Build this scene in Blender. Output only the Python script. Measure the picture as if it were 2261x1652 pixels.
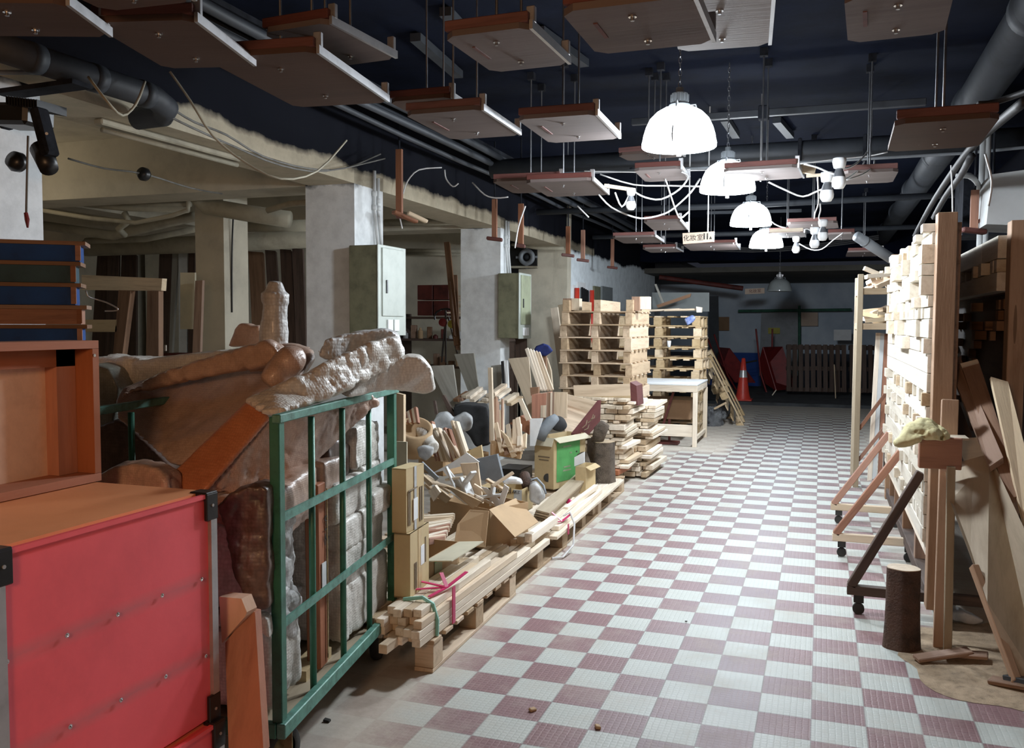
import bpy, math, random
from mathutils import Vector, Matrix, noise
rnd = random.Random(7)
S = bpy.context.scene
C = S.collection
for o in list(bpy.data.objects): bpy.data.objects.remove(o)

# ------------------------------------------------------------------ camera
F, YAW, PITCH, ROLL, EYE = 1962.0, 0.3344, 0.0563, 0.004, 1.54
_fw = Vector((-math.sin(YAW)*math.cos(PITCH), math.cos(YAW)*math.cos(PITCH), -math.sin(PITCH)))
_rt = Vector((math.cos(YAW), math.sin(YAW), 0)); _up = _rt.cross(_fw)
CR = math.cos(ROLL)*_rt + math.sin(ROLL)*_up
CU = -math.sin(ROLL)*_rt + math.cos(ROLL)*_up
cd = bpy.data.cameras.new('camera'); cam = bpy.data.objects.new('camera', cd); C.objects.link(cam)
cd.sensor_width = 36; cd.lens = F*36/2261; cd.clip_start = .05; cd.clip_end = 100
m = Matrix((CR, CU, -_fw)).transposed().to_4x4(); m.translation = (0, 0, EYE); cam.matrix_world = m
S.camera = cam
# ------------------------------------------------------------------ world, exposure
S.view_settings.view_transform = 'Standard'; S.view_settings.look = 'None'
S.view_settings.gamma = 1; S.view_settings.exposure = 0.0; S.view_settings.use_curve_mapping = False
w = bpy.data.worlds.new('world'); S.world = w; w.use_nodes = True
w.node_tree.nodes['Background'].inputs[0].default_value = (.55, .6, .8, 1)
w.node_tree.nodes['Background'].inputs[1].default_value = .03
S.cycles.max_bounces = 6; S.cycles.diffuse_bounces = 4; S.cycles.use_denoising = True
S.cycles.sample_clamp_indirect = 4

def light(name, loc, power, col, radius=.1, kind='POINT', rot=None, size=None):
    l = bpy.data.lights.new(name, kind); l.energy = power; l.color = col
    if kind == 'AREA': l.size = size or 1
    else: l.shadow_soft_size = radius
    o = bpy.data.objects.new(name, l); C.objects.link(o); o.location = loc
    if rot: o.rotation_euler = rot
    return o
# a tungsten lamp hangs in the part of the hall behind the photographer
light('rear_lamp_light', (-.6, -.9, 2.0), 115, (1, .55, .28), .25)
light('store_fill_light', (-6.6, 5.2, 2.55), 9, (1, .86, .66), .3)  # fill light added to brighten the store room, no fixture there

# where a point of the view lies on a known plane of the room
def P(px, py, z=None, x=None, y=None):
    d = _fw + CR*((px-1130.5)/F) - CU*((py-826)/F)
    t = (z-EYE)/d.z if z is not None else (x/d.x if x is not None else y/d.y)
    return Vector((0, 0, EYE)) + d*t

# ------------------------------------------------------------------ mesh helpers
def rotm(rx=0, ry=0, rz=0):
    return Matrix.Rotation(rz, 3, 'Z') @ Matrix.Rotation(ry, 3, 'Y') @ Matrix.Rotation(rx, 3, 'X')
def frame_from(dirx, up=(0, 0, 1)):
    x = Vector(dirx).normalized(); u = Vector(up)
    if abs(x.dot(u.normalized())) > .98: u = Vector((1, 0, 0)) if abs(x.x) < .9 else Vector((0, 1, 0))
    y = u.cross(x).normalized(); z = x.cross(y)
    return Matrix((x, y, z)).transposed()
class MB:
    def __init__(s): s.v = []; s.f = []; s.m = []; s.mi = 0
    def add(s, vs, fs):
        n = len(s.v); s.v += [tuple(v) for v in vs]; s.f += [tuple(i+n for i in f) for f in fs]; s.m += [s.mi]*len(fs); return s
    def box(s, c, d, R=None, bev=0):
        c = Vector(c); R = R or Matrix.Identity(3); a, b, e = d[0]/2, d[1]/2, d[2]/2
        if bev <= 0:
            vs = [c+R@Vector((x*a, y*b, z*e)) for x in (-1, 1) for y in (-1, 1) for z in (-1, 1)]
            return s.add(vs, [(0,1,3,2),(4,6,7,5),(0,4,5,1),(2,3,7,6),(0,2,6,4),(1,5,7,3)])
        k = min(bev, a*.45, b*.45, e*.45); vs = []; idx = {}
        for sx in (-1, 1):
            for sy in (-1, 1):
                for sz in (-1, 1):
                    for ax in range(3):
                        q = [a, b, e]; q = [q[i]-(k if i != ax else 0) for i in range(3)]
                        idx[(sx, sy, sz, ax)] = len(vs); vs.append(c+R@Vector((sx*q[0], sy*q[1], sz*q[2])))
        fs = []
        for ax in range(3):
            o1, o2 = [i for i in range(3) if i != ax]
            for sg in (-1, 1):
                loop = []
                for u, v in ((-1,-1),(1,-1),(1,1),(-1,1)):
                    t = [0,0,0]; t[ax] = sg; t[o1] = u; t[o2] = v; loop.append(idx[(*t, ax)])
                if (sg > 0) == (ax == 1): loop.reverse()
                fs.append(loop)
        for ax in range(3):
            o1, o2 = [i for i in range(3) if i != ax]
            for u in (-1, 1):
                for v in (-1, 1):
                    t = [0,0,0]; t[o1] = u; t[o2] = v; t[ax] = -1; t2 = list(t); t2[ax] = 1
                    fs.append((idx[(*t, o1)], idx[(*t2, o1)], idx[(*t2, o2)], idx[(*t, o2)]))
        for sx in (-1, 1):
            for sy in (-1, 1):
                for sz in (-1, 1): fs.append(tuple(idx[(sx, sy, sz, ax)] for ax in range(3)))
        return s.add(vs, fs)
    def bar(s, p0, p1, w, t, up=(0, 0, 1), bev=0):
        p0 = Vector(p0); p1 = Vector(p1)
        return s.box((p0+p1)/2, ((p1-p0).length, w, t), frame_from(p1-p0, up), bev)
    def cyl(s, p0, p1, r0, r1=None, n=12, cap=True):
        p0 = Vector(p0); p1 = Vector(p1); r1 = r0 if r1 is None else r1; R = frame_from(p1-p0)
        vs = []
        for p, r in ((p0, r0), (p1, r1)):
            for i in range(n):
                a = 2*math.pi*i/n; vs.append(p+R@Vector((0, r*math.cos(a), r*math.sin(a))))
        fs = [(i, (i+1) % n, n+(i+1) % n, n+i) for i in range(n)]
        if cap: fs += [tuple(range(n-1, -1, -1)), tuple(range(n, 2*n))]
        return s.add(vs, fs)
    def tube(s, pts, r, n=8):
        pts = [Vector(p) for p in pts]; vs = []; K = len(pts)
        R = frame_from(pts[1]-pts[0])
        for k, p in enumerate(pts):
            d = (pts[min(k+1, K-1)]-pts[max(k-1, 0)]).normalized()
            y = R.col[1]-d*R.col[1].dot(d)
            y = y.normalized() if y.length > 1e-6 else frame_from(d).col[1]
            z = d.cross(y); R = Matrix((d, y, z)).transposed()
            rr = r[k] if isinstance(r, (list, tuple)) else r
            for i in range(n):
                a = 2*math.pi*i/n; vs.append(p+y*(rr*math.cos(a))+z*(rr*math.sin(a)))
        fs = [(k*n+i, k*n+(i+1) % n, (k+1)*n+(i+1) % n, (k+1)*n+i) for k in range(K-1) for i in range(n)]
        fs += [tuple(range(n-1, -1, -1)), tuple(range((K-1)*n, K*n))]
        return s.add(vs, fs)
    def lathe(s, c, prof, n=24, R=None):
        c = Vector(c); R = R or Matrix.Identity(3)
        vs = [c+R@Vector((r*math.cos(2*math.pi*i/n), r*math.sin(2*math.pi*i/n), z)) for r, z in prof for i in range(n)]
        fs = [(k*n+i, k*n+(i+1) % n, (k+1)*n+(i+1) % n, (k+1)*n+i) for k in range(len(prof)-1) for i in range(n)]
        return s.add(vs, fs)
    def prism(s, pts, ext):
        pts = [Vector(p) for p in pts]; ext = Vector(ext); n = len(pts)
        nrm = Vector((0, 0, 0))
        for i in range(n): nrm += pts[i].cross(pts[(i+1) % n])
        if nrm.dot(ext) > 0: pts.reverse()
        vs = pts+[p+ext for p in pts]
        return s.add(vs, [tuple(range(n)), tuple(range(2*n-1, n-1, -1))]+[((i+1) % n, i, n+i, n+(i+1) % n) for i in range(n)])
    def grid(s, fn, nu, nv):
        vs = [fn(i/nu, j/nv) for j in range(nv+1) for i in range(nu+1)]
        return s.add(vs, [(j*(nu+1)+i, j*(nu+1)+i+1, (j+1)*(nu+1)+i+1, (j+1)*(nu+1)+i) for j in range(nv) for i in range(nu)])
    def build(s, name, mat, parent=None, smooth=False, origin=None, R=None):
        org = Vector(origin) if origin is not None else None
        vs = s.v
        if parent is not None and org is None: org = parent.matrix_world.translation.copy() if False else None
        M = Matrix.Identity(4)
        if org is not None:
            Rm = (R or Matrix.Identity(3)); M = Rm.to_4x4(); M.translation = org; Mi = M.inverted()
            vs = [Mi@Vector(v) for v in vs]
        me = bpy.data.meshes.new(name); me.from_pydata([tuple(v) for v in vs], [], s.f)
        mats = mat if isinstance(mat, (list, tuple)) else [mat]
        for mm in mats: me.materials.append(mm)
        if len(mats) > 1: me.polygons.foreach_set('material_index', s.m)
        if smooth: me.polygons.foreach_set('use_smooth', [True]*len(s.f))
        me.update()
        o = bpy.data.objects.new(name, me); C.objects.link(o); o.matrix_world = M
        if parent is not None:
            o.parent = parent; o.matrix_parent_inverse = PM[parent.name].inverted() if parent.name in PM else Matrix.Identity(4)
        PM[o.name] = M
        return o
PM = {}
def tag(o, label=None, cat=None, group=None, kind=None):
    if label: o['label'] = label
    if cat: o['category'] = cat
    if group: o['group'] = group
    if kind: o['kind'] = kind
    return o
def empty(name, loc, label, cat, group=None, rz=0):
    o = bpy.data.objects.new(name, None); C.objects.link(o); o.empty_display_size = .1
    M = Matrix.Rotation(rz, 4, 'Z'); M.translation = Vector(loc); o.matrix_world = M; PM[o.name] = M
    return tag(o, label, cat, group)
def struct(mb, name, mat, smooth=False): return tag(mb.build(name, mat, smooth=smooth), kind='structure')
def smooth_mod(o, lv=2):
    md = o.modifiers.new('sub', 'SUBSURF'); md.levels = lv; md.render_levels = lv
    return o
_tex = {}
def soften(o, voxel, it=6, amp=.01, size=.1, amp2=0, size2=.03, mat_smooth=True):
    md = o.modifiers.new('rm', 'REMESH'); md.mode = 'VOXEL'; md.voxel_size = voxel; md.use_smooth_shade = True
    if it:
        md = o.modifiers.new('sm', 'SMOOTH'); md.iterations = it; md.factor = .6
    for a, s_, k in ((amp*.6, size*1.3, 'CLOUDS'), (amp2*2.4, size2*2.2, 'MARBLE')):
        if a:
            key = (k, round(s_, 3))
            if key not in _tex:
                t = bpy.data.textures.new('fold', k); t.noise_scale = s_
                if k == 'MARBLE': t.marble_type = 'SHARPER'; t.turbulence = 7; t.noise_depth = 3
                _tex[key] = t
            md = o.modifiers.new('d', 'DISPLACE'); md.texture = _tex[key]; md.strength = a
            md.texture_coords = 'GLOBAL'; md.mid_level = .5
    return o

# ------------------------------------------------------------------ materials
def new_mat(name):
    mt = bpy.data.materials.new(name); mt.use_nodes = True
    nt = mt.node_tree; b = nt.nodes['Principled BSDF']; return mt, nt, b
def setin(b, k, v):
    if k in b.inputs: b.inputs[k].default_value = v
def rgba(c): return (c[0], c[1], c[2], 1)
def ramp(nt, fac, stops):
    r = nt.nodes.new('ShaderNodeValToRGB'); nt.links.new(fac, r.inputs[0])
    e = r.color_ramp.elements
    while len(e) < len(stops): e.new(.5)
    for i, (p, c) in enumerate(stops): e[i].position = p; e[i].color = rgba(c)
    return r.outputs[0]
def tc(nt, scale=(1, 1, 1), kind='Object', loc=None):
    t = nt.nodes.new('ShaderNodeTexCoord'); mp = nt.nodes.new('ShaderNodeMapping')
    nt.links.new(t.outputs[kind], mp.inputs[0]); mp.inputs['Scale'].default_value = scale
    if loc is not None: nt.links.new(loc, mp.inputs['Location'])
    return mp.outputs[0]
def noi(nt, vec, scale, detail=4, rough=.6, dist=0):
    n = nt.nodes.new('ShaderNodeTexNoise'); nt.links.new(vec, n.inputs['Vector'])
    n.inputs['Scale'].default_value = scale; n.inputs['Detail'].default_value = detail
    n.inputs['Roughness'].default_value = rough; n.inputs['Distortion'].default_value = dist
    return n.outputs['Fac']
def mth(nt, op, a, b=0.0, cl=False):
    n = nt.nodes.new('ShaderNodeMath'); n.operation = op; n.use_clamp = cl
    for i, v in enumerate((a, b)):
        if isinstance(v, (int, float)): n.inputs[i].default_value = v
        else: nt.links.new(v, n.inputs[i])
    return n.outputs[0]
def mix(nt, fac, a, b, mode='MIX'):
    n = nt.nodes.new('ShaderNodeMix'); n.data_type = 'RGBA'; n.blend_type = mode
    for s_, v in ((n.inputs[0], fac), (n.inputs[6], a), (n.inputs[7], b)):
        if isinstance(v, (int, float)): s_.default_value = v
        elif isinstance(v, tuple): s_.default_value = rgba(v)
        else: nt.links.new(v, s_)
    return n.outputs[2]
def bump(nt, b, h, strength, dist=.01):
    n = nt.nodes.new('ShaderNodeBump'); n.inputs['Strength'].default_value = strength; n.inputs['Distance'].default_value = dist
    nt.links.new(h, n.inputs['Height']); nt.links.new(n.outputs[0], b.inputs['Normal'])
def plain(name, c, rough=.7, metal=0, var=.15, scale=6, bmp=.15, c2=None, dist=.004):
    mt, nt, b = new_mat(name); v = tc(nt)
    f = noi(nt, v, scale, 5, .65)
    d = c2 or tuple(max(0, x*(1-var*2)) for x in c); l = tuple(min(1, x*(1+var)) for x in c)
    nt.links.new(ramp(nt, f, [(.3, d), (.5, c), (.7, l)]), b.inputs['Base Color'])
    setin(b, 'Roughness', rough); setin(b, 'Metallic', metal)
    if bmp: bump(nt, b, noi(nt, v, scale*9, 3), bmp, dist)
    return mt
def woodm(name, c, dark, rough=.72, grain=1.0, randv=.25, axis=0, knots=True):
    mt, nt, b = new_mat(name)
    oi = nt.nodes.new('ShaderNodeObjectInfo')
    mul = nt.nodes.new('ShaderNodeVectorMath'); mul.operation = 'SCALE'; mul.inputs[0].default_value = (37, 11, 23)
    nt.links.new(oi.outputs['Random'], mul.inputs['Scale'])
    sc = [14*grain, 14*grain, 14*grain]; sc[axis] = 1.1*grain
    v = tc(nt, tuple(sc), loc=mul.outputs[0])
    f = noi(nt, v, 1.6, 5, .6, .6)
    f2 = noi(nt, v, 9, 3, .7)
    ff = mth(nt, 'ADD', mth(nt, 'MULTIPLY', f, .75), mth(nt, 'MULTIPLY', f2, .25))
    col = ramp(nt, ff, [(.3, dark), (.52, c), (.75, tuple(min(1, x*1.12) for x in c))])
    hs = nt.nodes.new('ShaderNodeHueSaturation'); nt.links.new(col, hs.inputs['Color'])
    nt.links.new(mth(nt, 'ADD', mth(nt, 'MULTIPLY', oi.outputs['Random'], randv*2), 1-randv), hs.inputs['Value'])
    nt.links.new(mth(nt, 'ADD', mth(nt, 'MULTIPLY', oi.outputs['Random'], -.3), 1.0), hs.inputs['Saturation'])
    out = hs.outputs[0]
    if knots:
        vo = nt.nodes.new('ShaderNodeTexVoronoi'); vo.inputs['Scale'].default_value = .55
        nt.links.new(v, vo.inputs['Vector'])
        k = mth(nt, 'LESS_THAN', vo.outputs['Distance'], .06)
        out = mix(nt, mth(nt, 'MULTIPLY', k, .7), out, tuple(x*.35 for x in dark))
    nt.links.new(out, b.inputs['Base Color']); setin(b, 'Roughness', rough)
    bump(nt, b, f2, .25, .003)
    return mt
def wrapm(name, c, c2, scale=90, rough=.5, bs=.7):
    mt, nt, b = new_mat(name); v = tc(nt)
    f = noi(nt, v, 7, 5, .7, .5); fs = noi(nt, v, 30, 3)
    col = ramp(nt, mth(nt, 'ADD', mth(nt, 'MULTIPLY', f, .7), mth(nt, 'MULTIPLY', fs, .3)), [(.35, c2), (.55, c), (.7, tuple(min(1, x*1.15) for x in c))])
    vo = nt.nodes.new('ShaderNodeTexVoronoi'); vo.inputs['Scale'].default_value = scale; nt.links.new(v, vo.inputs['Vector'])
    vo.inputs['Randomness'].default_value = .35
    rim = mth(nt, 'MULTIPLY', vo.outputs['Distance'], 1.1, True)
    col = mix(nt, mth(nt, 'MULTIPLY', rim, .45), col, tuple(x*.45 for x in c2))
    nt.links.new(col, b.inputs['Base Color']); setin(b, 'Roughness', rough); setin(b, 'Coat Weight', .12); setin(b, 'Coat Roughness', .12)
    h = mth(nt, 'SUBTRACT', 1.0, vo.outputs['Distance'])
    h2 = mth(nt, 'ADD', mth(nt, 'MULTIPLY', h, .5), mth(nt, 'MULTIPLY', f, 1.2))
    bump(nt, b, h2, bs, .006)
    return mt
def emis(name, c, s):
    mt, nt, b = new_mat(name); setin(b, 'Base Color', rgba(c)); setin(b, 'Emission Color', rgba(c)); setin(b, 'Emission Strength', s); return mt
W = dict(
 pine=woodm('pale_pine', (.62, .47, .30), (.42, .28, .15)),
 sawn=woodm('sawn_wood', (.70, .64, .53), (.55, .47, .36), knots=False, randv=.12),
 pine_w=woodm('whitish_pine', (.74, .63, .48), (.52, .40, .27), knots=False),
 pine_y=woodm('yellow_pine', (.60, .44, .22), (.40, .26, .11)),
 plank=woodm('brown_plank', (.27, .14, .07), (.15, .07, .03)),
 ply=woodm('plywood', (.45, .36, .24), (.34, .26, .16), grain=.5),
 ply_grey=woodm('grey_plywood', (.27, .26, .22), (.17, .16, .13), grain=.6),
 post=woodm('post_wood', (.46, .27, .14), (.30, .16, .07), axis=2),
 dark=woodm('dark_timber', (.075, .04, .025), (.03, .016, .01)),
 red=woodm('reddish_timber', (.32, .12, .05), (.18, .06, .03)),
 board=woodm('board_brown', (.14, .105, .096), (.10, .073, .066), grain=.25, randv=.18, knots=False),
 board_p=woodm('board_pale', (.30, .265, .255), (.20, .175, .17), grain=.4, randv=.05),
 board_w=woodm('board_warm', (.085, .04, .024), (.055, .025, .016), grain=.25, randv=.12, knots=False),
 edge=woodm('board_edge', (.14, .035, .025), (.07, .018, .013), knots=False),
 pallet=woodm('pallet_wood', (.52, .37, .22), (.33, .21, .11)),
 pallet2=woodm('pallet_yellow', (.56, .40, .21), (.38, .24, .10)),
 bark=plain('bark', (.13, .10, .075), .95, 0, .35, 14, .9, c2=(.04, .03, .022), dist=.02),
 log=woodm('log_end', (.50, .38, .24), (.36, .25, .14), axis=2, grain=.7),
)
M = dict(
 cream=plain('cream_plaster', (.54, .50, .40), .85, 0, .1, 3, .25),
 white=plain('white_plaster', (.58, .60, .60), .85, 0, .1, 2.5, .25),
 blacksteel=plain('black_paint', (.012, .013, .017), .5, 0, .2, 5, .1),
 ceil=plain('ceiling_black', (.004, .007, .019), .95, 0, .25, 2, .3),
 tray=plain('dusty_black', (.018, .02, .026), .85, 0, .4, 8, .2),
 pipe=plain('pipe_grey', (.036, .042, .052), .6, 0, .2, 3, .1),
 pipe_lt=plain('pipe_light_grey', (.20, .22, .24), .5, 0, .15, 3, .05),
 pipe_cr=plain('pipe_cream', (.36, .33, .25), .7, 0, .15, 4, .1),
 rod=plain('steel_rod', (.35, .36, .38), .35, .9, .1, 20, 0),
 alu=plain('aluminium', (.50, .50, .51), .4, .7, .1, 12, .05),
 chrome=plain('chrome', (.7, .7, .7), .18, 1, .05, 5, 0),
 green=plain('green_paint', (.035, .16, .105), .45, .2, .2, 9, .15, c2=(.02, .09, .06)),
 green_lt=plain('green_paint_worn', (.09, .24, .19), .5, .1, .35, 18, .2, c2=(.035, .12, .085)),
 crate=plain('crate_red', (.93, .125, .155), .5, 0, .06, 3, .12),
 crate_top=plain('crate_top_orange', (.88, .38, .17), .55, 0, .06, 2, .1),  # lid and top rail coloured more orange than the crate body
 orange_wood=woodm('orange_wood', (.42, .13, .04), (.30, .08, .02), grain=.5, knots=False),
 orange_lt=woodm('orange_panel', (.62, .36, .2), (.52, .28, .14), grain=.4, knots=False),
 black=plain('black_plastic', (.012, .012, .013), .35, 0, .2, 8, .05),
 blue=plain('blue_crate', (.004, .055, .24), .75, 0, .3, 5, .1),
 blue_g=plain('greyblue_crate', (.03, .075, .10), .75, 0, .3, 5, .1),
 card=plain('cardboard', (.44, .30, .17), .85, 0, .08, 4, .08),
 card_y=plain('cardboard_yellowish', (.52, .40, .22), .85, 0, .08, 4, .08),
 card_in=plain('cardboard_inside', (.30, .18, .10), .9, 0, .1, 4, .08),
 card_g=plain('cardboard_greyish', (.50, .46, .34), .85, 0, .07, 5, .06),
 paper=plain('paper_white', (.72, .74, .75), .8, 0, .05, 8, .05),
 tape=plain('tape', (.50, .36, .17), .25, 0, .1, 9, 0),
 ink=plain('ink', (.03, .028, .025), .8, 0, .1, 8, 0),
 inkbr=plain('faded_ink', (.20, .15, .09), .8, 0, .1, 8, 0),
 inkgreen=plain('green_label', (.10, .36, .11), .6, 0, .08, 10, 0),
 sage=plain('sage_metal', (.30, .33, .22), .5, .1, .12, 6, .1),
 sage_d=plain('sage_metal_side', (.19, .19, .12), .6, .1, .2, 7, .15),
 cabgrey=plain('cabinet_grey', (.42, .46, .42), .5, .1, .08, 6, .05),
 cable=plain('white_cable', (.62, .62, .62), .5, 0, .1, 10, 0),
 cable_d=plain('dusty_cable', (.16, .155, .14), .7, 0, .2, 10, 0),
 cable_k=plain('black_cable', (.02, .02, .022), .6, 0, .2, 10, 0),
 porcelain=plain('bulb_white', (.80, .82, .84), .3, 0, .03, 8, 0),
 bulbneck=plain('bulb_neck', (.22, .23, .25), .35, .6, .1, 8, 0),
 wrap=wrapm('bubble_wrap', (.80, .77, .71), (.62, .58, .52)),
 wrap_c=wrapm('bubble_wrap_clear', (.70, .70, .69), (.42, .41, .40), 70),
 wrap_b=wrapm('wrapped_brown', (.58, .40, .31), (.42, .28, .21), 130, .4, .3),
 wrap_o=wrapm('wrapped_orange', (.60, .24, .11), (.48, .17, .07), 120, .4, .25),
 wrap_d=wrapm('wrapped_dark', (.15, .09, .07), (.05, .03, .022), 80, .42, .25),
 wrap_g=wrapm('wrapped_grey', (.22, .23, .20), (.14, .14, .12), 90, .3, .4),
 film=wrapm('plastic_bag', (.80, .82, .83), (.55, .56, .57), 8, .2, .6),
 redp=plain('red_paint', (.20, .015, .015), .5, 0, .2, 6, .1),
 conered=plain('cone_red', (.62, .05, .03), .4, 0, .1, 6, .05),
 silver=plain('silver_band', (.55, .55, .55), .3, .4, .05, 6, 0),
 maroon=woodm('maroon_panel', (.13, .025, .022), (.06, .012, .01), knots=False),
 ribbon=plain('pink_ribbon', (.55, .03, .13), .4, 0, .1, 6, 0),
 ribbon_b=plain('mint_ribbon', (.25, .55, .47), .4, 0, .1, 6, 0),
 greyfoam=plain('grey_foam', (.17, .19, .21), .8, 0, .08, 12, .15),
 cloth_k=plain('black_cloth', (.015, .015, .016), .9, 0, .3, 9, .3),
 cloth_y=plain('yellow_cloth', (.70, .64, .36), .85, 0, .12, 12, .3),
 cloth_b=plain('blue_cloth', (.015, .03, .16), .8, 0, .3, 9, .3),
 stone=plain('stone', (.13, .135, .14), .95, 0, .35, 8, .8, c2=(.04, .04, .045), dist=.02),
 rubber=plain('rubber', (.03, .028, .025), .8, 0, .3, 8, .1),
 brass=plain('dirty_brass', (.30, .23, .12), .6, .5, .3, 14, .2),
 signc=plain('sign_face', (.50, .38, .29), .6, 0, .04, 6, 0),
 strap=plain('blue_white_plastic', (.35, .42, .62), .4, 0, .4, 12, .2, c2=(.03, .07, .35)),
 sand=plain('saw_dust', (.40, .30, .20), .95, 0, .2, 20, .6, dist=.01),
 yellow=plain('yellow_sign', (.42, .38, .05), .6, 0, .1, 6, 0),
 greenpipe=plain('green_pipe', (.03, .12, .075), .5, 0, .2, 6, 0),
 darkred=plain('dark_red', (.10, .018, .013), .6, 0, .3, 6, .1),
 shadeglass=plain('unlit_glass', (.20, .22, .22), .15, 0, .05, 6, 0),
)
for _k in ('orange_wood', 'orange_lt', 'maroon'): W[_k] = M.pop(_k)
M['bark'] = W['bark']
for _k in ('ceil', 'tray', 'blacksteel'): setin(M[_k].node_tree.nodes['Principled BSDF'], 'Specular IOR Level', .12)  # NOSPEC matt soot paint
setin(M['film'].node_tree.nodes['Principled BSDF'], 'Transmission Weight', .3)  # FILM is see-through
setin(M['film'].node_tree.nodes['Principled BSDF'], 'IOR', 1.15)
# SMUDGE grey rubbed bands along the crate's screw rows
_nt = M['crate'].node_tree; _b = _nt.nodes['Principled BSDF']; _src = _b.inputs['Base Color'].links[0].from_socket
_g = _nt.nodes.new('ShaderNodeNewGeometry'); _sp = _nt.nodes.new('ShaderNodeSeparateXYZ'); _nt.links.new(_g.outputs['Position'], _sp.inputs[0])
_n = noi(_nt, tc(_nt, (1, 2.5, 9)), 2.2, 5, .7)
_ds = [mth(_nt, 'SUBTRACT', 1.0, mth(_nt, 'MULTIPLY', mth(_nt, 'ABSOLUTE', mth(_nt, 'SUBTRACT', _sp.outputs[2], z_)), 34), True) for z_ in (.81, .589)]
_nt.links.new(mix(_nt, mth(_nt, 'MULTIPLY', mth(_nt, 'MAXIMUM', *_ds), mth(_nt, 'MULTIPLY', _n, .75), True), _src, (.36, .20, .21)), _b.inputs['Base Color'])
_sc = mth(_nt, 'GREATER_THAN', noi(_nt, tc(_nt, (1, 3, 40)), 3, 4, .8), .74)
# ================================================================== SETTING
WX = -3.4           # plane of the pillars' aisle faces
CZ = 3.35
# floor: checkered cement tiles 0.2 x 0.192 with embossed hexagons, dusty along the piles
fm, nt, b = new_mat('checkered_tiles')
g = nt.nodes.new('ShaderNodeNewGeometry'); sp = nt.nodes.new('ShaderNodeSeparateXYZ'); nt.links.new(g.outputs['Position'], sp.inputs[0])
TX, TY = sp.outputs[0], sp.outputs[1]
u = mth(nt, 'DIVIDE', mth(nt, 'ADD', TX, 1.404+20), .2); v = mth(nt, 'DIVIDE', mth(nt, 'ADD', mth(nt, 'MULTIPLY', TY, -1), 4.364+19.2*4), .192)
chk = mth(nt, 'MODULO', mth(nt, 'ADD', mth(nt, 'FLOOR', u), mth(nt, 'FLOOR', v)), 2.0)
fu, fv = mth(nt, 'FRACT', u), mth(nt, 'FRACT', v)
def edge(f): return mth(nt, 'MINIMUM', f, mth(nt, 'SUBTRACT', 1.0, f))
eg = mth(nt, 'MINIMUM', edge(fu), edge(fv)); grout = mth(nt, 'LESS_THAN', eg, .012)
wn = nt.nodes.new('ShaderNodeTexWhiteNoise'); wn.noise_dimensions = '2D'
cb = nt.nodes.new('ShaderNodeCombineXYZ'); nt.links.new(mth(nt, 'FLOOR', u), cb.inputs[0]); nt.links.new(mth(nt, 'FLOOR', v), cb.inputs[1]); nt.links.new(cb.outputs[0], wn.inputs['Vector'])
pos = g.outputs['Position']
n1 = noi(nt, pos, 1.3, 5, .7); n2 = noi(nt, pos, 28, 4, .7); n3 = noi(nt, pos, 5, 4, .7)
# worn lane down the middle of the aisle
lane = mth(nt, 'SUBTRACT', 1.0, mth(nt, 'MULTIPLY', mth(nt, 'ABSOLUTE', mth(nt, 'ADD', TX, .38)), 1.7), True)
wear = mth(nt, 'MULTIPLY', mth(nt, 'ADD', lane, mth(nt, 'MULTIPLY', n1, .5)), mth(nt, 'ADD', mth(nt, 'MULTIPLY', wn.outputs[0], .5), .45), True)
redc = mix(nt, n2, (.12, .036, .036), (.25, .10, .095))
redc = mix(nt, mth(nt, 'ADD', mth(nt, 'MULTIPLY', wear, .9), .12, True), redc, (.27, .22, .24))
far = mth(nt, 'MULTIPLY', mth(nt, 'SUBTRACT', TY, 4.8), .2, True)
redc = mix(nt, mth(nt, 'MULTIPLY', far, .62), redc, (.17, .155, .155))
wht = mix(nt, n3, (.38, .41, .37), (.54, .56, .52))
wht = mix(nt, mth(nt, 'MULTIPLY', wear, .35, True), wht, (.58, .61, .62))
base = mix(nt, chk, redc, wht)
# hexagonal embossing: dirt in the grooves
vo = nt.nodes.new('ShaderNodeTexVoronoi'); vo.feature = 'DISTANCE_TO_EDGE'; vo.inputs['Randomness'].default_value = .12
mp = nt.nodes.new('ShaderNodeMapping'); mp.inputs['Scale'].default_value = (42, 46, 1); nt.links.new(pos, mp.inputs[0]); nt.links.new(mp.outputs[0], vo.inputs['Vector']); vo.inputs['Scale'].default_value = 1
groove = mth(nt, 'SUBTRACT', 1.0, mth(nt, 'MULTIPLY', vo.outputs['Distance'], 7), True)
gm = mth(nt, 'MULTIPLY', groove, mth(nt, 'MULTIPLY', mth(nt, 'SUBTRACT', n3, .28), 1.3, True))
base = mix(nt, mth(nt, 'MULTIPLY', gm, .55), base, mix(nt, chk, (.45, .32, .30), (.34, .37, .36)))
base = mix(nt, mth(nt, 'MULTIPLY', grout, .75), base, (.22, .20, .19))
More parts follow.
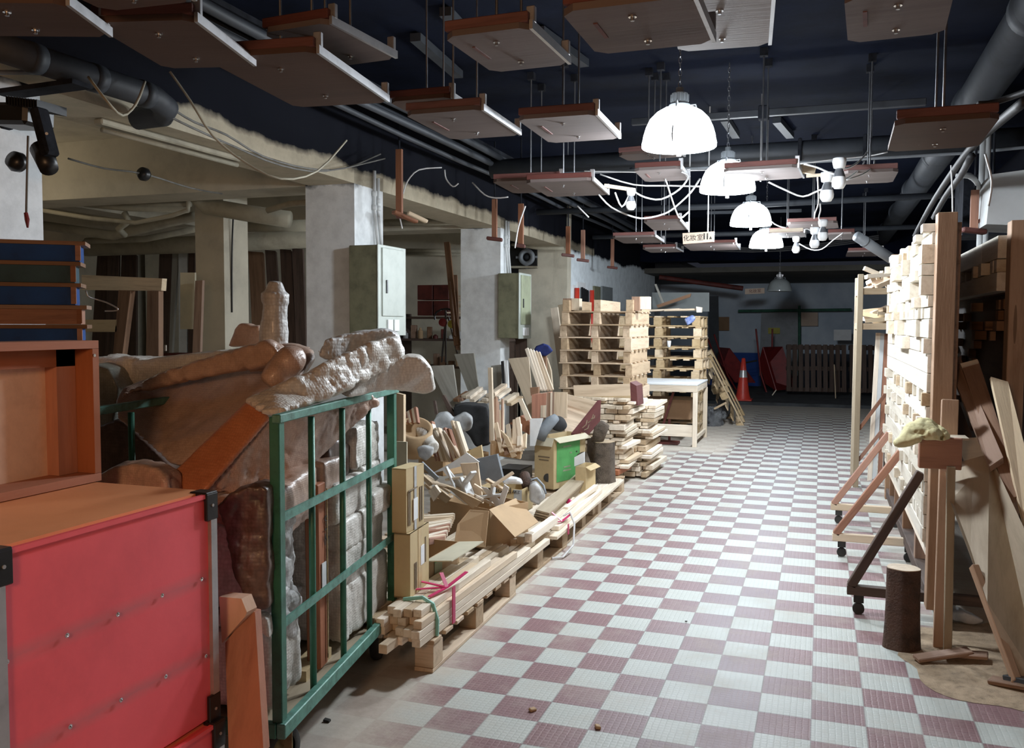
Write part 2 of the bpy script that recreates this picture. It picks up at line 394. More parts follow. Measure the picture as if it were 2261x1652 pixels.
# saw dust drifting out from the piles on both sides and at the far end
left = mth(nt, 'MULTIPLY', mth(nt, 'SUBTRACT', mth(nt, 'ADD', mth(nt, 'MULTIPLY', TY, -.02), -1.28), TX), 3.2)
right = mth(nt, 'MULTIPLY', mth(nt, 'SUBTRACT', mth(nt, 'SUBTRACT', TX, .34), mth(nt, 'MULTIPLY', mth(nt, 'SUBTRACT', 4.5, TY), .9, True)), 3.0)
farm = mth(nt, 'MULTIPLY', mth(nt, 'SUBTRACT', TY, 14.5), .5)
near = mth(nt, 'MULTIPLY', mth(nt, 'SUBTRACT', mth(nt, 'ADD', mth(nt, 'MULTIPLY', mth(nt, 'SUBTRACT', TY, 3.2), -.45), -1.2), TX), 2.0)
dm = mth(nt, 'MAXIMUM', mth(nt, 'MAXIMUM', left, right), mth(nt, 'MAXIMUM', farm, near))
bay = mth(nt, 'MULTIPLY', mth(nt, 'MULTIPLY', mth(nt, 'SUBTRACT', -.95, TX), 5, True), mth(nt, 'MULTIPLY', mth(nt, 'SUBTRACT', TY, 10.6), 2, True))
dm = mth(nt, 'MAXIMUM', dm, mth(nt, 'MULTIPLY', bay, 1.3))
dm = mth(nt, 'ADD', dm, mth(nt, 'MULTIPLY', mth(nt, 'SUBTRACT', noi(nt, pos, 3.2, 6, .75), .5), 2.2), True)
dcol = mix(nt, n2, (.38, .33, .27), (.58, .53, .46))
base = mix(nt, mth(nt, 'MULTIPLY', dm, .86), base, dcol)
spk = mth(nt, 'GREATER_THAN', noi(nt, pos, 75, 2), .735)
base = mix(nt, mth(nt, 'MULTIPLY', spk, .6), base, (.12, .10, .08))
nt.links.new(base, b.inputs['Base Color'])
nt.links.new(mth(nt, 'ADD', mth(nt, 'MULTIPLY', dm, .35), mth(nt, 'ADD', mth(nt, 'MULTIPLY', n1, .25), .48)), b.inputs['Roughness'])
hh = mth(nt, 'SUBTRACT', mth(nt, 'MULTIPLY', mth(nt, 'MINIMUM', vo.outputs['Distance'], .2), 3), mth(nt, 'MULTIPLY', grout, 1.0))
hh = mth(nt, 'ADD', mth(nt, 'MULTIPLY', hh, mth(nt, 'SUBTRACT', 1.0, dm)), mth(nt, 'MULTIPLY', n2, .6))
bump(nt, b, hh, .45, .003)
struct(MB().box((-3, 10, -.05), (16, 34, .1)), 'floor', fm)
# ceiling and outer walls
struct(MB().box((-.5, 10, CZ+.05), (5.9, 34, .1)), 'ceiling', M['ceil'])
cre2 = M['cream']
struct(MB().box((-7.2, 10, 3.15), (7.5, 34, .1)), 'ceiling_store_room', cre2)
# two-tone beams: soot-black paint above, cream plaster below, ragged border between
def twotone(name, z0, amp, low, upc=(.005, .006, .011), xr=None):
    mt, nt, b = new_mat(name); g = nt.nodes.new('ShaderNodeNewGeometry'); sp = nt.nodes.new('ShaderNodeSeparateXYZ'); nt.links.new(g.outputs['Position'], sp.inputs[0])
    n = noi(nt, g.outputs['Position'], 1.1, 6, .62); n2 = noi(nt, g.outputs['Position'], 7, 5, .7)
    h = mth(nt, 'ADD', sp.outputs[2], mth(nt, 'MULTIPLY', mth(nt, 'SUBTRACT', n, .5), amp))
    f = mth(nt, 'MULTIPLY', mth(nt, 'SUBTRACT', h, z0), 22, True)
    lo = ramp(nt, n2, [(.3, tuple(x*.8 for x in low)), (.6, low)])
    nt.links.new(mix(nt, f, lo, upc), b.inputs['Base Color']); setin(b, 'Roughness', .92); setin(b, 'Specular IOR Level', .15); bump(nt, b, n2, .3, .006)
    return mt
tt_beam = twotone('beam_paint', 2.70, .26, (.50, .44, .33))
tt_wall = twotone('pillar_paint', 2.62, .5, (.78, .81, .82))
tt_wall2 = twotone('wall_paint', 2.60, .35, (.84, .91, .95))
struct(MB().box((WX-.2, 5.0, 2.98), (.4, 17.4, .74)), 'beam_left', tt_beam)
for k, yy in enumerate((3.0, 6.32, 9.55)):
    struct(MB().box((-7.2, yy, 2.88), (7.2, .42, .54)), 'beam_cross', cre2)
struct(MB().box((-7.6, 4.0, 2.95), (.35, 20, .4)), 'beam_inner', cre2)
# pillars (their aisle faces catch the lamps)
for (x0, x1, y0, y1, nm) in ((-3.85, WX, 2.78, 3.19, 'pillar_leftmost'), (-3.83, WX, 6.09, 6.56, 'pillar_near'), (-3.88, WX, 9.38, 9.69, 'pillar_far')):
    struct(MB().box(((x0+x1)/2, (y0+y1)/2, 1.36), (x1-x0, y1-y0, 2.72)), nm, tt_wall)
struct(MB().box((-5.445, 7.185, 1.5), (.32, .37, 3.2)), 'pillar_inner', M['cream'])
# walls: left part beyond the openings, store room back wall
struct(MB().box((-3.75, 12.2, 1.6), (.72, .2, 3.2)), 'wall_left_end', M['cream'])
struct(MB().box((-3.5, 15.6, 1.68), (.2, 7.0, 3.36)), 'wall_left', tt_wall2)
struct(MB().box((-4.25, 12.2, 1.05), (.35, .2, 2.1)), 'wall_left_low', M['cream'])
struct(MB().box((-11.05, 10, 1.6), (.1, 34, 3.2)), 'wall_store_left', M['cream'])
struct(MB().box((-7.6, 12.25, 1.6), (6.4, .1, 3.2)), 'wall_store_back', M['cream'])
struct(MB().box((-5, -6.05, 1.7), (14, .1, 3.4)), 'wall_front', M['cream'])
# far end: dark beam, lower soffit, back wall with blue dado
mt_bw, nt, b = new_mat('back_wall_paint'); g = nt.nodes.new('ShaderNodeNewGeometry'); sp = nt.nodes.new('ShaderNodeSeparateXYZ'); nt.links.new(g.outputs['Position'], sp.inputs[0])
n = noi(nt, g.outputs['Position'], 1.2, 5, .6)
f = mth(nt, 'MULTIPLY', mth(nt, 'SUBTRACT', sp.outputs[2], .83), 40, True)
xb = mth(nt, 'MULTIPLY', mth(nt, 'SUBTRACT', mth(nt, 'ABSOLUTE', mth(nt, 'ADD', sp.outputs[0], 2.1)), .62), 9, True)
nt.links.new(mix(nt, f, mix(nt, xb, (.02, .07, .30), (.05, .06, .08)), ramp(nt, n, [(.3, (.38, .46, .56)), (.65, (.58, .66, .74))])), b.inputs['Base Color']); setin(b, 'Roughness', .85)
struct(MB().box((-1, 23.1, 1.3), (9, .1, 2.6)), 'wall_back', mt_bw)
struct(MB().box((-.8, 17.7, 3.1), (5.2, .5, .66)), 'beam_far', M['ceil'])
struct(MB().box((-1, 20.5, 2.62), (9, 5.2, .1)), 'ceiling_far', plain('far_soffit', (.10, .095, .08), .8, 0, .15, 2, .1))
struct(MB().box((-4.0, 21.2, 1.3), (.1, 4.2, 2.6)), 'wall_left_far', M['white'])
struct(MB().box((1.95, 10, 1.7), (.1, 34, 3.4)), 'wall_right', twotone('right_wall_paint', 2.28, .9, (.36, .38, .40)))
# concrete step edge at the far end of the tiles
struct(MB().box((-.8, 19.9, .03), (6, 4.6, .06)), 'trim_1', plain('dark_concrete', (.05, .055, .06), .9, 0, .3, 3, .3))
# ================================================================== THINGS UNDER THE CEILING
def V(*a): return Vector(a)
def pend(name, x, y, zb, dia, lit, label, dirt=0):
    k = dia/.39
    e = empty(name, (x, y, CZ), label, 'lamp', 'glass dome pendant lamps over the aisle')
    prof = [(.195, .0), (.196, .02), (.192, .035), (.188, .06), (.176, .10), (.155, .145), (.12, .18), (.085, .2), (.05, .21)]
    prof = [(r*k, zb+z*k) for r, z in prof]
    prof = prof + [(r-.004, z-.003) for r, z in reversed(prof)]
    mb = MB().lathe((x, y, 0), prof, 40)
    dome = mb.build('glass_shade', M_glow if lit else M['shadeglass'], e, smooth=True)
    zt = zb+.21*k
    cap = MB().lathe((x, y, 0), [(.0, zt+.1*k), (.02*k, zt+.1*k), (.022*k, zt+.075*k), (.042*k, zt+.07*k), (.045*k, zt+.02*k), (.056*k, zt+.01*k), (.05*k, zt-.012), (0, zt-.012)], 20)
    for i in range(14):
        a = i*math.tau/14; cap.box((x+.046*k*math.cos(a), y+.046*k*math.sin(a), zt+.045*k), (.006, .006, .035*k), rotm(0, 0, a))
    cap.build('lamp_cap', M['alu'] if not lit else M['capm'] if 'capm' in M else M['pipe_lt'], e)
    for i in range(3):
        a = .5+i*math.tau/3
        cl = MB().tube([V(x+r*math.cos(a), y+r*math.sin(a), z) for r, z in ((.05*k, zt+.012), (.09*k, zt+.018), (.1*k, zt-.02))], .004, 6)
        cl.tube([V(x+r*math.cos(a), y+r*math.sin(a), z) for r, z in ((.185*k, zb+.075*k), (.2*k, zb+.03*k), (.19*k, zb-.004))], .004, 6)
        cl.build('clip', M['pipe_lt'], e)
    if lit:
        bl = MB().lathe((x, y, 0), [(0, zb-.05), (.012, zb-.048), (.012, zb-.03), (.004, zb-.025), (.004, zb+.06)], 10); bl.build('pull_knob', M['porcelain'], e)
    ch = MB(); z = zt+.1*k; i = 0
    while z < CZ-.02:
        R = rotm(0, 0, (i % 2)*1.57+.4)
        pts = [V(x, y, z+.017)+R@V(.008*math.cos(t*math.tau/8), 0, .02*math.sin(t*math.tau/8)) for t in range(9)]
        ch.tube(pts, .0025, 5); z += .032; i += 1
    ch.build('chain', M['rod'], e)
    if lit:
        l = light('dome_lamp_light', (x, y, zb-.035), lit, (.86, .93, 1), .11); l.parent = e; l.matrix_parent_inverse = PM[e.name].inverted()
M_glow = emis('lit_glass', (.88, .95, 1), 12)
for x, y, zb, dia, lit, lab in (
    (-.735, 4.8, 2.48, .39, 155, 'lit glass dome pendant lamp, largest and nearest, hanging on a chain'),
    (-.64, 6.4, 2.47, .38, 150, 'lit dome pendant lamp partly behind the large reddish board, second of the row'),
    (-.665, 8.9, 2.50, .39, 215, 'lit dome pendant lamp third of the row, above the toilet sign'),
    (-.64, 11.0, 2.46, .39, 215, 'lit dome pendant lamp farthest of the glowing ones, just below the third'),
    (-.68, 15.7, 2.11, .40, 0, 'unlit clear glass dome pendant lamp far away in front of the back wall')):
    pend('pendant_lamp', x, y, zb, dia, lit, lab)

# hanging boards: quads are (near left, near right, far right, far left) on the board's underside
def board(q, z, label, mat='board', lip=.035, rods=True, clips=1, slot=1, rail=True, rodx=(.5, .5), zt=None):
    a, b_, c, d = [P(px, py, z=z) for px, py in q]
    ux = ((b_-a)+(c-d))/2; uy = ((d-a)+(c-b_))/2
    ctr = (a+b_+c+d)/4; w_ = min(ux.length, .62); l_ = min(uy.length, .86)
    ang = math.atan2(uy.y, uy.x)-math.pi/2
    ang = max(-.35, min(.35, ang)); R = rotm(0, 0, ang)
    def T(x, y, zz): return ctr+R@V(x, y, zz)
    e = empty('hanging_board', (ctr.x, ctr.y, CZ), label, 'hanging board', 'acoustic boards hanging on rods from the ceiling')
    # panel with clipped corners
    k = .035; hw, hl = w_/2, l_/2
    poly = [(-hw+k, -hl), (hw-k, -hl), (hw, -hl+k), (hw, hl-k), (hw-k, hl), (-hw+k, hl), (-hw, hl-k), (-hw, -hl+k)]
    MB().prism([T(x, y, .0) for x, y in poly], V(0, 0, .02)).build('panel', W[mat], e, origin=ctr, R=R)
    if lip: MB().box(T(0, -hl+.012, .02+lip/2), (w_*.97, .022, lip), R, .003).build('front_lip', W['edge'], e, origin=ctr, R=R)
    if rail:
        r = MB().box(T(hw+.004, .0, .012), (.012, l_*.96, .03), R)
        r.build('edge_rail', M['alu'], e)
        for sy in ((-1, 1) if clips else ()):
            c_ = MB().box(T(hw-.004, sy*(hl-.035), .05), (.03, .022, .055), R, .003); c_.build('clip', M['alu'], e)
    for sy in (-1, 1):
        x_, y_ = 0, sy*l_*.27
        top = T(x_, y_, 0); top.z = CZ-.04
        if rods: MB().cyl(T(x_, y_, -.014), top, .0055, n=8).build('rod', M['rod'], e)
        MB().lathe(T(x_, y_, 0), [(0, -.013), (.006, -.013), (.006, -.004), (.012, -.004), (.012, .001)], 10).build('nut', M['chrome'], e)
        if rods: MB().box((top.x, top.y, CZ-.025), (.05, .05, .05)).build('ceiling_anchor', M['tray'], e)
    if slot: MB().box(T(-hw*.62, -hl*.1, -.0015), (.012, l_*.33, .003), R).build('slot', W['edge'], e)
    return e
B = [
 ([(440,118),(700,125),(870,232),(640,232)], 2.5, 'large warm brown hanging board with pale right rail, lowest of the left group', 'board_w'),
 ([(551,64),(747,60),(879,138),(735,140)], 2.62, 'brown hanging board behind and above the large left one', 'board'),
 ([(208,52),(415,42),(575,150),(352,148)], 2.48, 'dark red-brown hanging board left of the large one, overlapped by it', 'board_w'),
 ([(-120,20),(100,-8),(220,62),(-10,98)], 2.45, 'brown hanging board cut by the top left corner of the view', 'board_w'),
 ([(60,-60),(260,-90),(428,-2),(240,30)], 2.45, 'dark hanging board at the top edge of the view above the left group', 'board_w'),
 ([(968,75),(1175,68),(1260,150),(1083,153)], 2.5, 'grey-brown hanging board with a long slot, upper middle, left of the biggest one', 'board'),
 ([(895,255),(1060,240),(1148,298),(1000,310)], 2.5, 'grey-brown hanging board in the middle row, left of the pair', 'board'),
 ([(860,224),(992,215),(1060,255),(930,266)], 2.66, 'orange-brown hanging board peeping out behind the left one of the middle pair', 'board_w'),
 ([(1147,268),(1310,248),(1365,305),(1218,318)], 2.5, 'grey-brown hanging board in the middle row, right of the pair', 'board'),
 ([(1237,25),(1530,-6),(1568,82),(1330,132)], 2.38, 'biggest grey hanging board, overlapping the scratched one at the top', 'board'),
 ([(1480,-2),(1695,-15),(1707,97),(1490,118)], 2.52, 'pale scratched hanging board right above the nearest lamp', 'board_p'),
 ([(1867,-10),(2105,-22),(2088,72),(1870,97)], 2.45, 'grey-brown hanging board with dark stains at the top right', 'board'),
 ([(1978,275),(2208,258),(2160,325),(1958,335)], 2.3, 'low reddish hanging board beside the big black pipe, with a pale left edge', 'board_w'),
 ([(1161,403),(1306,398),(1346,432),(1208,434)], 2.5, 'brown hanging board with bright rail just left of the nearest loose bulb', 'board'),
 ([(1089,401),(1235,396),(1280,425),(1128,425)], 2.56, 'orange-brown hanging board half behind the one left of the nearest bulb', 'board_w'),
 ([(1401,378),(1502,371),(1523,399),(1424,401)], 2.6, 'small pale grey hanging board hung with cable left of the second lamp', 'board'),
 ([(1363,343),(1490,333),(1515,348),(1385,354)], 2.75, 'dark red hanging board seen edge-on just above the air duct', 'board_w'),
 ([(1596,378),(1761,369),(1774,394),(1620,402)], 2.55, 'reddish hanging board right of the second lamp, with a bright front lip', 'board'),
 ([(1420,490),(1502,488),(1517,507),(1445,510)], 2.5, 'small red-brown hanging board above left of the toilet sign', 'board'),
 ([(1360,527),(1438,520),(1460,535),(1384,539)], 2.5, 'small brown hanging board with a white rail, left of the toilet sign', 'board'),
 ([(1424,551),(1487,547),(1506,556),(1440,559)], 2.5, 'thin dark red hanging board far away under the left rods', 'board'),
 ([(1530,545),(1604,535),(1615,549),(1545,557)], 2.5, 'small red hanging board right below the toilet sign', 'board'),
 ([(1737,495),(1848,492),(1852,505),(1745,507)], 2.5, 'red-brown hanging board behind the farther pair of bulbs', 'board'),
 ([(1700,516),(1772,512),(1778,523),(1705,527)], 2.5, 'brightly lit narrow hanging board over the fourth lamp', 'board'),
 ([(1865,387),(1981,374),(1972,402),(1855,409)], 2.55, 'dark brown hanging board left of the big black pipe', 'board'),
 ([(1830,518),(1885,516),(1890,529),(1828,530)], 2.5, 'dark hanging board behind the loose cable loop, left of the pipe', 'board'),
 ([(1878,556),(1945,553),(1940,566),(1867,570)], 2.5, 'dark brown hanging board above the timber rack', 'board'),
]
for i, (q, z, lab, mt) in enumerate(B): board(q, z, lab, mt, rail=i not in (11, 12, 22, 24, 25), slot=i in (5, 6, 8, 9, 10, 11, 13, 14, 15))

# big black drain pipe on the right, running along the aisle, with collars
e = empty('drain_pipe', (1.0, 12, 3.15), 'thick dark grey drain pipe running along the right of the ceiling', 'pipe')
MB().cyl((1.0, 1.5, 3.16), (1.0, 20.2, 3.1), .125, n=28).build('pipe_run', M['pipe'], e, True)
for y in (3.2, 5.2, 7.3, 9.3, 11.6, 13.8, 16.5): MB().cyl((1.0, y-.06, 3.15), (1.0, y+.06, 3.15), .137, n=28).build('collar', M['pipe'], e, True)
for y in (4.2, 8.4, 12.6): MB().cyl((1.0, y, 3.2), (1.0, y, CZ), .006, n=6).build('hanger', M['rod'], e)
# short pale pipe resting across the top of the timber rack
a = P(1892, 522, y=8.2); b_ = P(1985, 582, y=8.6)
t = MB().cyl(a, b_, .044, n=18); t.cyl(a+(b_-a)*.16, a+(b_-a)*.19, .047, n=18)
tag(t.build('pipe_offcut', M['pipe_lt'], smooth=True), 'short pale grey plastic pipe sticking out over the block panel', 'pipe')
# black drain pipe at the upper left, ending in a bend
e = empty('drain_pipe', (-3.05, 3.2, 2.95), 'dark drain pipe with collars at the upper left, ending in a downward bend', 'pipe')
q = [P(-60, 85, x=-3.05), P(340, 215, x=-3.05)]
pts = [q[0], q[1], q[1]+V(-.03, .12, -.02), q[1]+V(-.12, .2, -.03), q[1]+V(-.3, .22, -.03)]
MB().tube(pts, .058, 20).build('pipe_run', M['pipe'], e, True)
for f in (.28, .62, .93):
    p = q[0]+(q[1]-q[0])*f; dd = (q[1]-q[0]).normalized()
    MB().cyl(p-dd*.03, p+dd*.03, .062, n=20).build('collar', M['pipe'], e, True)
# round air duct crossing the hall
zc = 2.98; yd = P(1500, 350, z=zc).y
e = empty('air_duct', (-.9, yd, zc), 'long dusty round duct crossing the hall below the ceiling', 'duct')
MB().cyl((-2.9, yd-.1, zc-.02), (1.9, yd+.12, zc+.03), .085, n=24).build('duct_run', M['pipe'], e, True)
for x in (-1.6, -.2, .3): MB().box((x, yd, zc), (.03, .19, .19), bev=.03).build('duct_band', M['tray'], e)
for x in (-2.2, .35): MB().cyl((x, yd, zc+.08), (x, yd, CZ), .006, n=6).build('hanger', M['rod'], e)
# pale conduit below the duct
tag(MB().tube([V(-2.7, yd-.3, 2.86), V(-1, yd-.28, 2.84), V(1.0, yd-.2, 2.86), V(1.85, yd-.2, 2.9)], .012, 8).build('conduit', M['pipe_lt']), 'thin pale conduit running along under the air duct', 'pipe')
# steel bars holding the board rods (dark, under the ceiling)
def ubar(p0, p1, label, w=.05):
    tag(MB().bar(p0, p1, w, w, bev=.004).build('ceiling_bar', M['pipe']), label, 'bar', 'steel bars under the ceiling')
a, b_ = P(1395, 270, z=3.12), P(2045, 225, z=3.12); ubar(a, b_, 'grey steel bar across the ceiling behind the nearest lamp')
e = empty('rod_bracket', P(1685, 250, z=3.12), 'square bolted bracket with two long rods on the steel bar behind the nearest lamp', 'bracket')
c = P(1686, 250, z=3.12)
MB().box(c, (.075, .09, .1), bev=.006).build('bracket_block', M['tray'], e)
for dx, zz in ((-.015, 2.62), (.03, 2.64)): MB().cyl(c+V(dx, .03, .15 if dx < 0 else 0), V(c.x+dx, c.y+.03, zz), .007, n=8).build('rod', M['alu'], e)
for (p, q2, lab) in (((983, 25), (1018, 62), 'dark angle bracket at the ceiling above the long-slotted board'), ((1190, 68), (1290, 140), 'dark angle bracket right of the long-slotted board'),
    ((917, 82), (1012, 165), 'dark angle bracket over the left one of the middle pair'), ((1600, 262), (1625, 300), 'dark ceiling bracket right of the nearest lamp'),
    ((1715, 265), (1745, 300), 'dark ceiling bracket right of the square bolted bracket')):
    a, b_ = P(*p, z=3.31), P(*q2, z=3.31)
    tag(MB().bar(a, b_, .07, .05).build('angle_bracket', M['pipe']), lab, 'bracket', 'dark angle brackets on the ceiling')
for y, zz, lab in ((10.4, 2.9, 'dark cross pipe near the third lamp'), (13.2, 2.86, 'farther dark cross pipe behind the fourth lamp')):
    tag(MB().tube([V(-3.3, y, zz), V(-1, y+.05, zz-.01), V(1.8, y+.1, zz+.03)], .035, 12).build('cross_pipe', M['pipe'], smooth=True), lab, 'pipe')
for k, (p0, p1, z) in enumerate((((1560, 470), (1770, 465), 2.95), )):
    ubar(P(*p0, z=z), P(*p1, z=z), 'pale grey steel bar above the third lamp', .04)
# sagging cable bundle in front of the far beam
for k in range(3):
    pts = [P(1380+70*i, 520+28*math.sin(math.pi*min(1, (i+.2)/8.2))+k*4, y=13.8) for i in range(9)]
    tag(MB().tube(pts, .012, 6).build('sagging_cable', M['cable_k']), ('upper', 'middle', 'lower')[k]+' black cable sagging across the hall under the far beam', 'cable', 'black cables under the far beam')
# cable tray and pipes along the left beam
e = empty('cable_tray', (-3.05, 9, 3.05), 'long dark cable tray with pipes running along the left beam', 'cable tray')
MB().box((-2.95, 8.5, 3.1), (.3, 14.5, .03)).build('tray_bed', M['tray'], e)
for x, z, r in ((-2.8, 3.05, .03), (-2.87, 2.99, .025), (-2.95, 3.04, .035), (-3.05, 2.98, .02)):
    MB().tube([V(x+.01*math.sin(i*2.1), 1.4+i*1.2, z+.012*math.sin(i*1.7+x*9)) for i in range(13)], r, 10).build('cable_pipe', M['pipe'], e, True)
for y in (3.4, 6.7, 10.0, 13.2): MB().box((-2.95, y, 3.22), (.34, .04, .2)).build('tray_bracket', M['tray'], e)
# hanging cables: (points as px,py,depth-y)
def cable(pts, r, label, mat='cable', cat='cable', group='loose white cables among the lamps', name='hanging_cable', it=3):
    p = [P(x, y, y=d) for x, y, d in pts]
    q = []
    for i in range(len(p)-1):
        a0, a1, a2, a3 = p[max(i-1, 0)], p[i], p[i+1], p[min(i+2, len(p)-1)]
        for k in range(it):
            t = k/it; q.append(.5*((2*a1)+(a2-a0)*t+(2*a0-5*a1+4*a2-a3)*t*t+(3*a1-a0-3*a2+a3)*t**3))
    q.append(p[-1])
    return tag(MB().tube(q, r, 6).build(name, M[mat], smooth=True), label, cat, group)
cable([(1322,430,5.6),(1350,458,5.6),(1395,478,5.6),(1425,482,5.6),(1465,473,5.7),(1490,458,5.8),(1525,425,5.9),(1545,395,6.0)], .006, 'white cable looping from the board with bright rail to the second lamp')
cable([(1403,425,5.6),(1425,436,5.6),(1460,440,5.7),(1500,418,5.8),(1520,390,5.9),(1505,380,5.9)], .006, 'white cable looping from the nearest bulb to the small pale board')
cable([(1358,425,5.5),(1373,457,5.5),(1390,430,5.5)], .006, 'short white V-shaped cable left of the nearest bulb')
cable([(1470,398,5.9),(1480,430,6.2),(1492,465,6.5),(1502,482,6.6),(1520,468,6.8)], .006, 'white cable dropping from the small pale board towards the toilet sign')
cable([(1325,385,6.4),(1400,408,6.5),(1480,410,6.5),(1550,412,6.4)], .006, 'nearly level white cable running left of the second lamp')
cable([(1290,378,7.4),(1400,380,7.5),(1500,377,7.6),(1595,375,7.8)], .006, 'straight pale cable passing in front of the air duct')
cable([(1697,402,6.2),(1735,420,6.2),(1773,434,6.2),(1810,420,6.1),(1850,408,6.0),(1862,397,5.9)], .006, 'white cable sagging below the reddish board to the two bulbs')
cable([(1775,362,5.8),(1805,370,5.8),(1832,382,5.7),(1845,385,5.7)], .006, 'white cable from the reddish board to the upper bulbs')
cable([(1765,362,6.8),(1840,352,6.9),(1915,345,7.0),(1960,336,7.0)], .005, 'pale cable stretched along the duct to the low reddish board')
cable([(1921,318,7.0),(1915,335,6.8),(1895,358,6.4),(1868,372,6.0),(1850,366,5.9)], .006, 'white cable curling down from the duct to the upper bulb')
cable([(1931,355,6.8),(1928,368,6.5),(1905,385,6.2),(1870,397,6.0)], .006, 'white cable arcing right of the upper bulb')
cable([(1908,358,6.8),(1900,372,6.5),(1880,388,6.2),(1866,396,6.0)], .006, 'white cable just inside the arc right of the bulbs')
cable([(1805,388,6.6),(1807,420,7.2),(1807,450,7.9),(1800,470,8.4),(1798,482,8.6)], .006, 'white cable dropping from the bulbs to the red-brown board')
cable([(1811,450,8.2),(1812,465,8.4),(1808,480,8.6),(1812,490,8.6)], .006, 'short white cable ending at the farther bulbs')
cable([(1764,538,9.5),(1790,551,9.5),(1815,550,9.5),(1840,530,9.5),(1862,514,9.5)], .006, 'thin white cable sagging right of the smallest bulb')
cable([(1692,470,8.9),(1705,490,8.7),(1722,500,8.6),(1735,503,8.5)], .006, 'white cable from the third lamp to the bright narrow board')
cable([(1775,508,8.6),(1783,506,8.6),(1800,515,8.6)], .005, 'short white cable between the bright board and the farther bulbs')
cable([(375,158,3.6),(420,222,3.7),(470,300,3.8),(540,358,3.9),(620,395,4.0),(700,378,4.3),(765,310,4.6)], .006, 'pale cable hanging in a deep loop across the left beam', 'pipe_cr', group='slack cables on the left beam')
cable([(195,170,3.0),(235,222,3.0),(270,255,3.1),(300,230,3.2),(320,180,3.3)], .006, 'pale cable loop hanging below the left drain pipe', 'pipe_cr', group='slack cables on the left beam')
cable([(380,240,3.7),(430,270,3.9),(500,298,4.2),(580,345,4.6),(680,372,5.2),(760,372,5.8),(840,340,6.3)], .006, 'thin dark cable following the paint edge of the left beam', 'cable_d', group='slack cables on the left beam')
cable([(350,245,3.6),(420,280,3.8),(520,325,4.3),(620,365,4.8),(720,378,5.5),(850,350,6.3)], .006, 'second thin dark cable along the left beam', 'cable_d', group='slack cables on the left beam')
cable([(1275,455,6.8),(1300,480,6.8)], .006, 'short straight white cable left of the pipe end', group='slack cables on the left beam')
cable([(1160,455,6.6),(1145,500,6.6),(1137,548,6.6)], .006, 'white cord hanging down in front of the round wall fan', group='slack cables on the left beam')
cable([(1043,403,6.8),(1070,430,6.8),(1095,437,6.8),(1122,435,6.8)], .006, 'white cable bow under the left end of the duct', group='slack cables on the left beam')
cable([(982,375,7),(985,395,7),(1000,412,7),(1012,405,7)], .006, 'small white cable hook near the duct end', group='slack cables on the left beam')
cable([(890,428,6.6),(900,400,6.6),(925,375,6.7),(975,370,6.9)], .006, 'white cable rising from the dark stub to the duct', group='slack cables on the left beam')
cable([(881,475,6.4),(885,490,6.4),(888,505,6.4)], .005, 'short cord hanging from the wooden tee by the near pillar', group='slack cables on the left beam')
cable([(2175,340,4.6),(2190,400,4.6),(2183,455,4.6)], .005, 'thin cord hanging at the right in front of the grey duct box', group='slack cables on the right')
cable([(2100,365,6.0),(2103,430,6.0),(2104,540,6.0)], .005, 'long thin cord hanging left of the pale vertical pipes', group='slack cables on the right')
cable([(2160,230,3.8),(2200,225,3.8),(2300,190,3.6)], .012, 'dark bracket cable beside the low reddish board', 'cable_k', group='slack cables on the right')
# loose bulbs on wooden battens
def bulb(px, py, y, s, label, rz=0, unit=True):
    c = P(px, py, y=y); e = empty('light_bulb', c, label, 'light bulb', 'unlit LED bulbs on cables')
    k = s
    MB().lathe(c, [(0, -.075*k), (.02*k, -.072*k), (.03*k, -.055*k), (.031*k, -.04*k), (.027*k, -.022*k)], 20).build('bulb_globe', M['porcelain'], e, True)
    MB().lathe(c, [(.027*k, -.022*k), (.018*k, .005*k), (.014*k, .015*k)], 16).build('bulb_neck', M['bulbneck'], e, True)
    MB().lathe(c, [(.014*k, .014*k), (.024*k, .018*k), (.03*k, .045*k), (.028*k, .06*k), (0, .06*k)], 16).build('lamp_holder', M['porcelain'], e, True)
bulb(1393, 438, 5.5, 1.0, 'loose white bulb in a holder, nearest, left of the second lamp')
bulb(1826, 410, 5.9, 1.35, 'loose bulb lower left of the near right pair')
bulb(1853, 380, 5.7, 1.35, 'loose bulb upper right of the near right pair')
bulb(1799, 523, 8.6, 1.4, 'loose bulb lower left of the far right pair')
bulb(1817, 506, 8.5, 1.4, 'loose bulb upper right of the far right pair')
bulb(1758, 539, 9.5, 1.25, 'smallest loose bulb, hanging right of the fourth lamp')
for (p0, p1, y, w_, lab, nm) in (((1335, 410), (1402, 420), 5.5, .022, 'thin wooden batten above the nearest loose bulb', 'pine'),
    ((1780, 389), (1832, 385), 5.9, .018, 'bright wooden batten holding the near right bulbs', 'pine_w'),
    ((1766, 372), (1800, 378), 6.3, .05, 'pile of short grey battens beside the reddish board', 'ply'),
    ((1700, 510), (1773, 507), 8.4, .03, 'bright wooden batten over the fourth lamp', 'pine_w')):
    a, b_ = P(*p0, y=y), P(*p1, y=y)
    tag(MB().bar(a, b_, w_, w_).build('batten', W[nm], origin=(a+b_)/2, R=frame_from(b_-a)), lab, 'batten', 'battens among the bulbs')
